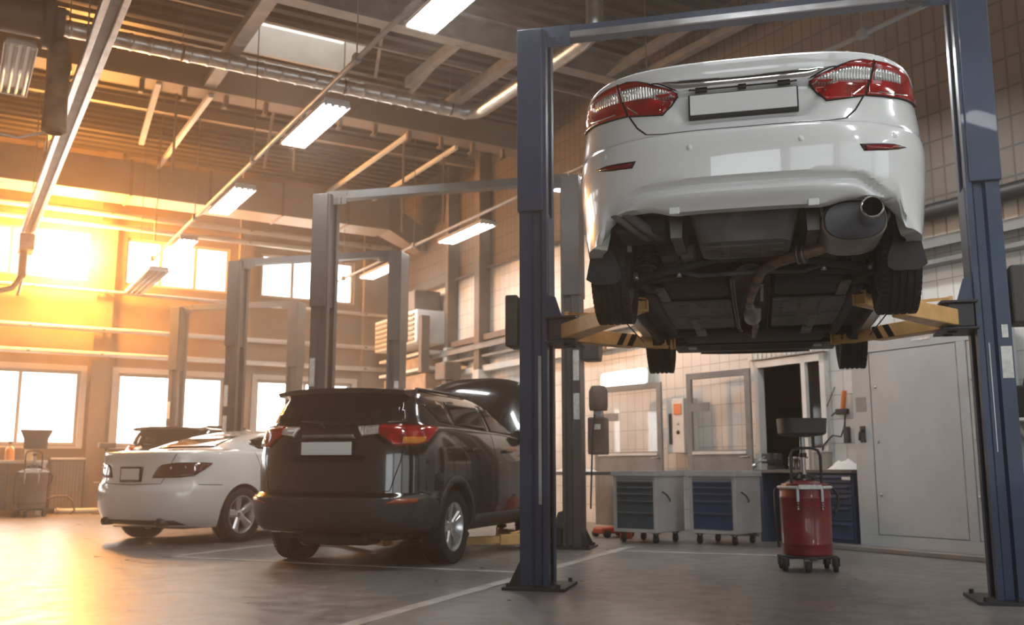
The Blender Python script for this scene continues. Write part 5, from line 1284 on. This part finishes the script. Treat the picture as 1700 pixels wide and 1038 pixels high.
bm = NB(); tube(bm, [(-.02, 1.425, 1.26), (-.05, 1.43, 1.22), (-.05, 1.435, 1.14)], .014, 8); child('latch_handle', bm, M['black_steel'], lk)
bm = NB(); box(bm, -.008, 0, .50, .72, H_-.105, H_-.085); child('name_strip', bm, M['label_white'], cbn)
bm = NB(); box(bm, -.003, 0, 1.36, 1.50, 1.46, 1.62); child('worn_patch', bm, M['grey_metal'], cbn, 'darker worn patch above the latch')
# workbench with blue drawers
wb = thing('workbench', 'workbench with blue drawers against the tiled wall left of the grey cabinet', 'workbench', Wb(8.88, 7.52, 0), RB)
bm = NB(); box(bm, -.03, .70, 0, 1.50, .84, .88, .005); child('worktop', bm, M['bench_top'], wb)
bm = NB(); box(bm, .02, .68, .02, .68, .06, .84, .005); child('drawer_case', bm, M['bench_blue'], wb)
z = .10
for k, h in enumerate((.20, .16, .12, .10, .10)):
    bm = NB(); box(bm, 0, .02, .04, .66, z, z+h-.012, .004); d_ = child('drawer', bm, M['bench_blue'], wb); bm = NB(); box(bm, -.025, 0, .08, .62, z+h-.045, z+h-.025, .004); child('handle', bm, M['bench_blue'], d_); z += h+.012
bm = NB(); box(bm, .0, .68, 1.40, 1.47, 0, .84, .005); child('side_panel', bm, M['bench_blue'], wb)
bm = NB(); box(bm, .60, .64, .68, 1.40, .1, .80); child('back_panel', bm, M['black_plastic'], wb)
bm = NB(); box(bm, .02, .66, .02, .68, 0, .06); child('plinth', bm, M['black_steel'], wb)
bm = NB(); box(bm, -.03, -.028, .02, .14, .765, .80); child('tag', bm, M['label_white'], wb)
def bt(name, label, cat, u, v, z, grp=None): return thing(name, label, cat, Wb(u, v, z), RB, grp)
bk = bt('bucket', 'tan cylindrical tub standing on the workbench behind the drain cart', 'tub', 9.28, 8.30, .88)
bm = NB(); lathe(bm, [(0, 0), (.10, 0), (.115, .22), (.10, .22), (.09, .02), (0, .02)], 24); child('tub', bm, M['tan'], bk, smooth=40); bm = NB(); lathe(bm, [(.112, .20), (.122, .20), (.122, .225), (.105, .225)], 24, closed=True); child('rim', bm, M['trolley_grey'], bk)
rg = NB(); 
g = {}
for i in range(13):
    for j in range(13):
        x, y = (i-6)/6*.20, (j-6)/6*.22; r_ = math.hypot(x/.20, y/.22)
        z = .004+max(0, .10*(1-r_**2))*(1+.35*math.sin(9*x/.2*.8)*math.cos(7*y/.22)) if r_ < 1 else .004
        g[i, j] = rg.verts.new((x, y, z))
for i in range(12):
    for j in range(12): rg.faces.new((g[i, j], g[i+1, j], g[i+1, j+1], g[i, j+1]))
tag(obj('rag', rg, M['cloth'], smooth=60, loc=Wb(9.2, 7.88, .88), rz=RB), 'crumpled white rag lying on the workbench next to the grey cabinet', 'rag')
for k in range(4):
    b_ = bt('glass_jar', 'small clear jar in a row of four on the workbench, %s from the left' % ('first', 'second', 'third', 'fourth')[k], 'jar', 9.32, 8.86-.085*k, .88, 'jars on the workbench')
    bm = NB(); lathe(bm, [(0, 0), (.032, 0), (.034, .12), (.026, .14), (.022, .14), (.030, .118), (.028, .006), (0, .006)], 18); child('glass', bm, M['pane'], b_, smooth=40); bm = NB(); lathe(bm, [(.027, .138), (.028, .16), (0, .162), (0, .138)], 18); child('lid', bm, M['grey_metal'], b_)
vi = bt('bench_vice', 'black vice with a bright ball handle on the left end of the workbench', 'vice', 9.05, 8.86, .88)
bm = NB(); box(bm, -.08, .10, -.07, .07, 0, .05, .01); box(bm, -.05, .08, -.05, .05, .05, .14, .02); child('base', bm, M['black_steel'], vi)
bm = NB(); box(bm, -.16, -.10, -.08, .08, .08, .20, .012); child('moving_jaw', bm, M['black_steel'], vi); bm = NB(); box(bm, -.03, .05, -.08, .08, .10, .20, .012); child('fixed_jaw', bm, M['black_steel'], vi)
bm = NB(); tube(bm, [(-.25, 0, .11), (.0, 0, .11)], .015, 10); tube(bm, [(-.24, -.06, .16), (-.24, .12, .05)], .008, 8); child('screw', bm, M['steel'], vi); bm = NB(); lathe(bm, [(0, -.03), (.022, -.018), (.03, 0), (.022, .018), (0, .03)], 16, T(-.24, .12, .05)); child('ball', bm, M['chrome'], vi, smooth=60)
# air tools on the wall
ag = bt('air_gun', 'air gun with an orange grip hanging on the white wall above the workbench', 'air gun', 9.54, 8.16, 1.62)
bm = NB(); tube(bm, [(0, -.02, .22), (-.01, -.01, .12), (0, .02, 0)], [.03, .034, .028], 12); child('grip', bm, M['orange_rubber'], ag, 'orange rubber grip', smooth=50)
bm = NB(); box(bm, -.03, .03, -.06, .12, -.07, .0, .012); tube(bm, [(0, .12, -.03), (0, .2, -.08)], .01, 8); child('body', bm, M['black_plastic'], ag)
hs = bt('air_hose', 'thin black air hose looped on the white wall above the workbench', 'hose', 9.55, 8.15, 1.5)
bm = NB(); tube(bm, [(0, 0, .08), (-.01, .02, -.1), (-.01, .08, -.22), (-.02, .2, -.2), (-.02, .36, -.32), (-.03, .40, -.55)], .010, 8); child('hose', bm, M['black_plastic'], hs, smooth=50); bm = NB(); box(bm, -.03, .02, -.05, .03, -.30, -.1, .01); child('coupling', bm, M['black_steel'], hs)
sp = bt('spanner', 'slanting steel rod leaning on the white wall over the workbench', 'rod', 9.56, 8.42, 1.72)
bm = NB(); tube(bm, [(0, .05, -.1), (0, -.12, .18)], .008, 8); child('rod', bm, M['dirt_metal'], sp)
# tool trolleys
def trolley(u, v, label, dm):
    t = thing('tool_trolley', label, 'tool trolley', Wb(u, v, 0), RB+R(20), 'rolling tool trolleys')
    D, Wd = .66, .62
    bm = NB(); box(bm, .02, D, 0, Wd, .13, .80, .008); child('cabinet_body', bm, M['trolley_grey'], t)
    bm = NB(); box(bm, 0, .03, 0, .05, .13, .80, .005); box(bm, 0, .03, Wd-.05, Wd, .13, .80, .005); box(bm, 0, .03, .05, Wd-.05, .13, .17, .004); box(bm, 0, .03, .05, Wd-.05, .77, .80, .004); child('front_frame', bm, M['trolley_grey'], t)
    z = .18
    for h in (.20, .14, .085, .075, .07):
        bm = NB(); box(bm, .002, .022, .055, Wd-.055, z, z+h-.008, .003); d_ = child('drawer', bm, M[dm], t); bm = NB(); box(bm, -.016, .002, .065, Wd-.065, z+h-.032, z+h-.012, .004); child('handle', bm, M[dm], d_); z += h
    bm = NB(); 
    box(bm, -.02, D+.01, -.02, Wd+.02, .80, .825, .004)
    for (a, b, c, d) in ((-.02, D+.01, -.02, 0), (-.02, D+.01, Wd, Wd+.02), (-.02, 0, 0, Wd), (D-.01, D+.01, 0, Wd)): box(bm, a, b, c, d, .825, .865, .003)
    child('top_tray', bm, M['trolley_grey'], t)
    bm = NB(); tube(bm, [(.1, -.02, .62), (.12, -.07, .58), (.2, -.07, .52), (.28, -.02, .5)], .01, 8); child('side_hook', bm, M['black_steel'], t, smooth=50)
    for x in (.10, D-.10):
        for y in (.08, Wd-.08):
            cw = part('caster', t); cw.location = (x, y, 0)
            bm = NB(); lathe(bm, [(0, -.018), (.045, -.018), (.05, -.01), (.05, .01), (.045, .018), (0, .018)], 20, T(0, 0, .05) @ RX(PI/2)); child('wheel', bm, M['rubber'], cw, smooth=40)
            bm = NB(); box(bm, -.02, .02, -.026, -.020, .04, .12); box(bm, -.02, .02, .020, .026, .04, .12); box(bm, -.04, .04, -.04, .04, .115, .132); child('fork', bm, M['dirt_metal'], cw)
    return t
trolley(7.45, 9.24, 'grey tool trolley with dark teal drawers, left of the two', 'teal')
trolley(8.08, 8.56, 'grey tool trolley with blue drawers, beside the workbench', 'bench_blue')
# oil drain carts
def drain(label, loc, rz, red, sc, parts_m):
    t = thing('oil_drain_cart', label, 'oil drain cart', loc, rz); t.scale = (sc, sc, sc)
    bm = NB(); prof = [(0, .13), (.195, .13), (.212, .145), (.216, .18), (.216, .225), (.219, .23), (.219, .24), (.216, .245), (.221, .62), (.224, .63), (.224, .64), (.220, .65), (.218, .70), (.20, .755), (.10, .785), (0, .79)]
    lathe(bm, prof, 40); child('tank', bm, M[red], t, 'ribbed %s tank' % ('red' if red == 'red_tank' else 'brown'), smooth=40)
    bm = NB(); tube(bm, [(.226*math.cos(2*PI*k/40), .226*math.sin(2*PI*k/40), .725+.0*k) for k in range(40)], .014, 8, closed=True); child('hoop', bm, M['label_white' if red == 'red_tank' else 'steel'], t, 'pale metal hoop')
    bm = NB(); box(bm, -.10, .10, -.238, -.221, .71, .75, .005); child('front_clamp', bm, M['label_white'], t)
    for s in (-1, 1):
        bm = NB(); box(bm, s*.105-.012, s*.105+.012, -.216, -.190, .60, .74, .003)
        for zz in (.585, .56, .54): lathe(bm, [(0, .006), (.009, .004), (.01, 0)], 10, T(s*.105, -.205, zz) @ RX(PI/2))
        child('strap', bm, M['steel'], t)
    bm = NB(); tube(bm, [(-.13, -.10, .74), (-.13, -.10, 1.00), (-.11, -.10, 1.05), (-.06, -.10, 1.07), (.06, -.10, 1.07), (.11, -.10, 1.05), (.13, -.10, 1.0), (.13, -.10, .74)], .013, 10); child('push_handle', bm, M['black_steel'], t, smooth=60)
    bm = NB(); tube(bm, [(0, 0, .78), (0, 0, 1.20)], .024, 12); child('pole', bm, M['steel'], t, smooth=60)
    bm = NB(); tube(bm, [(0, 0, .99), (0, 0, 1.03)], .034, 14); child('pole_collar', bm, M['black_steel'], t, smooth=60); bm = NB(); tube(bm, [(0, 0, .80), (0, 0, .84)], [.07, .05], 14); tube(bm, [(-.09, .02, .82), (-.03, 0, .84), (.06, .03, .83), (.10, .03, .80)], .022, 10); child('pole_collar', bm, M['black_steel'], t, smooth=60)
    bm = NB()
    if red == 'red_tank': ring = [(.055, 1.185), (.18, 1.20), (.195, 1.22), (.205, 1.335), (.212, 1.335), (.203, 1.205), (.185, 1.187), (.055, 1.17)]
    else: ring = [(.03, 1.10), (.17, 1.12), (.175, 1.28), (.24, 1.42), (.25, 1.42), (.185, 1.27), (.18, 1.105), (.03, 1.09)]
    n = 40; rows = []
    for r_, z_ in ring:
        rows.append([])
        for j in range(n):
            a = 2*PI*j/n; k = .55; cx = math.copysign(abs(math.cos(a))**k, math.cos(a)); cy = math.copysign(abs(math.sin(a))**k, math.sin(a)); rows[-1].append(bm.verts.new((r_*cx, r_*cy*.8, z_)))
    for i in range(len(rows)):
        A, B_ = rows[i], rows[(i+1) % len(rows)]
        for j in range(n): bm.faces.new((A[j], A[(j+1) % n], B_[(j+1) % n], B_[j]))
    child('funnel', bm, M['lift_box'], t, 'dark drain pan on the pole', smooth=35)
    bm = NB(); tube(bm, [(.10, .1, .80), (.24, .05, .74), (.29, 0, .66), (.28, -.02, .56), (.24, -.06, .50)], .014, 8); child('drain_hose', bm, M['black_plastic'], t, smooth=60)
    bm = NB(); tube(bm, [(-.10, .1, .78), (-.26, 0, .70), (-.265, -.02, .4), (-.25, -.02, .2)], .014, 8); child('air_line', bm, M['black_plastic'], t, smooth=60)
    bm = NB(); lathe(bm, [(.10, .115), (.235, .115), (.24, .135), (.10, .135)], 32, closed=True); box(bm, -.26, .26, -.03, .03, .10, .125, .005); box(bm, -.03, .03, -.24, .24, .10, .125, .005); child('chassis', bm, M['black_steel'], t)
    for x, y, r_ in ((-.22, -.12, .058), (.21, -.13, .058), (-.05, -.235, .05), (-.2, .16, .05), (.2, .16, .05)):
        cw = part('caster', t); cw.location = (x, y, 0)
        bm = NB(); lathe(bm, [(0, -.022), (r_-.008, -.022), (r_, -.012), (r_, .012), (r_-.008, .022), (0, .022)], 22, T(0, 0, r_) @ RY(PI/2) @ RX(.25)); child('wheel', bm, M['rubber'], cw, smooth=40)
        bm = NB(); box(bm, -.032, -.026, -.018, .018, r_-.01, .12); box(bm, .026, .032, -.018, .018, r_-.01, .12); box(bm, -.034, .034, -.02, .02, .112, .122); child('fork', bm, M['black_steel'], cw)
    return t
drain('red oil drain cart with a dark pan on its pole, in front of the workbench', Wb(6.72, 6.24, 0), RB-R(35), 'red_tank', 1., None)
drain('brown oil drain cart with a wide funnel by the bench under the left window', Wb(1.60, 20.75, 0), RB-R(10), 'brown_metal', 1.15, None)
# beside the grey lift post
lb = bt('side_table', 'low bench with a white top behind the grey lift post', 'bench', 7.95, 11.6, 0)
bm = NB(); box(bm, 0, .8, 0, 1.2, .80, .85, .005); child('top', bm, M['bench_top'], lb)
for x in (.04, .74):
    for y in (.04, 1.14): bm = NB(); box(bm, x, x+.05, y, y+.05, 0, .8); child('leg', bm, M['grey_metal'], lb)
rg = NB(); g = {}
for i in range(11):
    for j in range(15):
        x, y = (i-5)/5*.25, (j-7)/7*.42; r_ = math.hypot(x/.25, y/.42); g[i, j] = rg.verts.new((x, y, .004+(max(0, .07*(1-r_**2))*(1+.4*math.sin(24*x)*math.cos(15*y)) if r_ < 1 else 0)))
for i in range(10):
    for j in range(14): rg.faces.new((g[i, j], g[i+1, j], g[i+1, j+1], g[i, j+1]))
tag(obj('rag', rg, M['cloth'], smooth=60, loc=Wb(8.3, 12.2, .85), rz=RB), 'pile of white cloth on the low bench behind the grey lift post', 'rag')
cy = bt('canister', 'red canister standing on the floor between the grey lift post and the left tool trolley', 'canister', 7.75, 10.25, 0)
bm = NB(); lathe(bm, [(0, 0), (.075, 0), (.08, .02), (.08, .40), (.05, .47), (.025, .49), (0, .49)], 24); child('cylinder', bm, M['orange_red'], cy, smooth=40)
bm = NB(); lathe(bm, [(0, .49), (.022, .49), (.022, .54), (0, .54)], 14); box(bm, -.06, .02, -.012, .012, .54, .56); tube(bm, [(.02, 0, .52), (.09, 0, .48), (.10, 0, .3), (.09, 0, .15)], .010, 8); child('valve', bm, M['black_plastic'], cy)
jk = bt('floor_jack', 'dark floor jack lying beside the red canister', 'jack', 7.55, 10.6, 0)
bm = NB(); box(bm, 0, .5, -.12, .12, .05, .13, .02); child('frame', bm, M['orange_red'], jk); bm = NB(); tube(bm, [(.45, 0, .12), (.62, 0, .75)], .016, 8); child('handle', bm, M['steel'], jk)
for x in (.06, .44):
    for y in (-.13, .13): bm = NB(); lathe(bm, [(0, -.02), (.05, -.02), (.05, .02), (0, .02)], 16, T(x, y, .05) @ RX(PI/2)); child('wheel', bm, M['rubber'], jk)
# oil tank box on the grey lift
hp = thing('power_pack', 'brown hydraulic pump box on the back of the grey post', 'hydraulic pump', Wc(-1.80, 11.0, 1.05), RC)
bm = NB(); box(bm, -.09, .12, -.12, .12, .0, .42, .02); child('oil_tank', bm, M['brown_metal'], hp); bm = NB(); lathe(bm, [(0, 0), (.10, 0), (.11, .05), (.11, .22), (.08, .28), (0, .28)], 20, T(.02, 0, .5)); child('pump_motor', bm, M['brown_metal'], hp, smooth=40)
bm = NB(); box(bm, -.03, .07, -.07, .07, .42, .5, .01); child('valve_block', bm, M['steel'], hp); bm = NB(); box(bm, -.02, .06, -.126, -.12, .28, .34); child('gauge_label', bm, M['label_white'], hp); bm = NB(); tube(bm, [(.0, -.13, .45), (-.02, -.2, .2), (-.05, -.2, -.6)], .01, 8); child('pipe', bm, M['black_steel'], hp, smooth=60)
# right of the navy post
sh = bt('wall_shelf', 'small shelf on the white wall at the right edge of the photo', 'shelf', 9.2, 5.08, 1.36)
bm = NB(); box(bm, 0, .4, 0, .8, 0, .03); child('board', bm, M['white_metal'], sh)
for y in (.05, .75): bm = NB(); bar(bm, (.38, y, -.25), (.1, y, 0), .02, .03); child('bracket', bm, M['white_metal'], sh)
bg = bt('tool_bag', 'black box bag on the small shelf at the right edge of the photo', 'bag', 9.42, 5.68, 1.39)
bm = NB(); box(bm, -.12, .12, -.2, .2, 0, .33, .03); child('body', bm, M['black_plastic'], bg); bm = NB(); tube(bm, [(0, -.1, .32), (0, -.08, .40), (0, .08, .40), (0, .1, .32)], .012, 8); child('handle', bm, M['black_plastic'], bg, smooth=60)
# ------------------------------------------------------------------ under the left windows
lw = thing('workbench', 'brown workbench with a pale top under the leftmost lower window', 'workbench', Wb(-.9, 21.0, 0), RB)
bm = NB(); box(bm, 0, 2.75, 0, .75, 1.00, 1.06, .006); child('worktop', bm, M['white_metal'], lw, 'pale worktop')
bm = NB(); box(bm, .05, 2.1, .05, .72, .12, 1.0, .006); child('cupboard', bm, M['brown_metal'], lw)
for k in range(4): bm = NB(); box(bm, 1.2, 2.05, .02, .05, .16+k*.21, .34+k*.21, .004); d_ = child('drawer', bm, M['brown_metal'], lw); bm = NB(); box(bm, 1.45, 1.8, .0, .02, .28+k*.21, .30+k*.21); child('handle', bm, M['steel'], d_)
for x in (.02, 2.66):
    for y in (.02, .66): bm = NB(); box(bm, x, x+.07, y, y+.07, 0, 1.0); child('leg', bm, M['white_metal'], lw)
for k, (u, h, col, lab) in enumerate(((.75, .20, 'bottle', 'squat amber bottle on the left bench next to the funnel'), (1.20, .34, 'bottle', 'tall amber bottle with a long neck on the left bench'), (1.55, .26, 'tan', 'tan tin at the right end of the left bench'))):
    b_ = thing('bottle' if k < 2 else 'tin', lab, 'bottle' if k < 2 else 'tin', Wb(u, 21.35, 1.06), RB)
    bm = NB(); r_ = .09 if k != 1 else .085
    lathe(bm, [(0, 0), (r_, 0), (r_, h*.55), (r_*.7, h*.72), (.03, h*.8), (.03, h*.98), (0, h*.98)] if k < 2 else [(0, 0), (r_, 0), (r_, h), (0, h)], 22); child('body', bm, M[col], b_, smooth=40)
    bm = NB(); lathe(bm, [(0, h*.96), (.036, h*.96), (.036, h*1.08), (0, h*1.08)], 16); child('cap', bm, M['black_plastic'], b_)
rd = thing('radiator_cover', 'ribbed cream radiator cover under the sunlit window bay', 'radiator cover', Wb(2.0, 21.78, .10), RB)
bm = NB(); box(bm, 0, .60, 0, .2, 0, .98, .01); child('casing', bm, M['duct_paint'], rd)
for k in range(9): bm = NB(); box(bm, .03+k*.062, .065+k*.062, -.012, .0, .06, .92, .004); child('rib', bm, M['duct_paint'], rd)
bm = NB(); box(bm, -.03, .62, -.06, .2, .98, 1.02, .006); child('top_board', bm, M['white_metal'], rd)
hs = thing('hose', 'dark hose curling on the floor beside the brown drain cart', 'hose', Wb(2.15, 21.3, .02), RB)
bm = NB(); tube(bm, [(-.25, 0, .28), (-.1, 0, .34), (.12, 0, .34), (.24, -.02, .22), (.27, -.04, .06), (.2, -.06, .005)], .02, 10); child('tube', bm, M['brown_metal'], hs, smooth=60)
st = thing('stand', 'thin brown stand with a small tray under the pilaster right of the sunlit window', 'stand', Wb(2.95, 21.3, 0), RB)
bm = NB(); tube(bm, [(0, 0, .02), (0, 0, 1.32)], .03, 10); child('post', bm, M['brown_metal'], st); bm = NB(); lathe(bm, [(0, 0), (.2, 0), (.2, .02), (.04, .04), (0, .04)], 20); child('foot', bm, M['brown_metal'], st); bm = NB(); box(bm, -.16, .16, -.12, .12, 1.32, 1.42, .012); child('tray', bm, M['brown_metal'], st)
bm = NB(); tube(bm, [(0, 0, .62), (-.2, 0, .62)], .014, 8); child('peg', bm, M['steel'], st)
wp = thing('floor_pipe', 'white pipe lying along the foot of the window wall', 'pipe', Wb(2.1, 21.62, .06), RB)
bm = NB(); tube(bm, [(0, 0, 0), (1.0, 0, 0)], .05, 12); child('pipe', bm, M['white_metal'], wp)
for x in (.05, .95): bm = NB(); lathe(bm, [(.05, -.03), (.06, -.03), (.06, .03), (.05, .03)], 16, T(x, 0, 0) @ RY(PI/2), closed=True); child('coupling', bm, M['steel'], wp)
# ------------------------------------------------------------------ camera and light
cam = bpy.data.cameras.new('camera'); co = bpy.data.objects.new('camera', cam); COL.objects.link(co)
cam.sensor_width = 36; cam.lens = 36*1600/1700; cam.clip_end = 200
PITCH = math.atan(261/1600)
co.location = (0, 0, .88); co.rotation_euler = (PI/2+PITCH, 0, 0)
SC.camera = co
cam.dof.use_dof = True; cam.dof.focus_distance = 5.2; cam.dof.aperture_fstop = 2.8
vs = SC.view_settings; vs.view_transform = 'Standard'; vs.look = 'None'; vs.gamma = 1; vs.use_curve_mapping = False; vs.exposure = EXPO if 'EXPO' in globals() else 0
w = bpy.data.worlds.new('world'); SC.world = w; w.use_nodes = True; nt = w.node_tree
bg = nt.nodes['Background']; bg.inputs[0].default_value = (.9, .95, 1, 1); bg.inputs[1].default_value = .0
out = [n for n in nt.nodes if n.type == 'OUTPUT_WORLD'][0]
if HAZE > 0:
    vsn = nt.nodes.new('ShaderNodeVolumeScatter'); vsn.inputs['Color'].default_value = (1, .84, .68, 1); vsn.inputs['Density'].default_value = HAZE; vsn.inputs['Anisotropy'].default_value = HAZE_G
    nt.links.new(vsn.outputs[0], out.inputs['Volume'])
def area(name, loc, aim, sx, sy, col, e, spread=None):
    l = bpy.data.lights.new(name, 'AREA'); l.shape = 'RECTANGLE'; l.size = sx; l.size_y = sy; l.color = col; l.energy = e
    if spread: l.spread = spread
    o = bpy.data.objects.new(name, l); COL.objects.link(o); o.location = loc
    o.rotation_euler = (Vector(aim)-Vector(loc)).to_track_quat('-Z', 'Y').to_euler(); return o
# warm point lamp added inside the hall, standing in for the sun's glow
l = bpy.data.lights.new('sun_glow_lamp', 'POINT'); l.energy = SUN_LAMP_E; l.color = (1, .39, .06); l.shadow_soft_size = .35
o = bpy.data.objects.new('sun_glow_lamp', l); COL.objects.link(o); o.location = Wb(2.05, 21.5, 5.35)
# daylight through the window rows
for k, (a, b) in enumerate(UW):
    if k < 2: continue
    c = (a+b)/2
    area('upper_window_daylight', Wb(c, V1-.02, 5.38), Wb(c, 10, 2.5), 2.1, .95, (1, .80, .58), WIN_E)
    area('lower_window_daylight', Wb(c, V1-.02, 2.15), Wb(c, 10, 1.5), 2.1, 1.45, (1, .86, .70), WIN_E)
# daylight through the glazed gates behind the viewer
for a, b in ((-8.2, -4.2), (-3.4, .6), (1.4, 5.4), (6.0, 9.2)):
    c = (a+b)/2
    area('gate_daylight', Wb(c, V0+.05, 2.6), Wb(c, 10, 3.2), b-a, 4.0, (.92, .97, .98), GATE_E*(2.6 if c < -4 else 1.5 if c < 0 else .95))
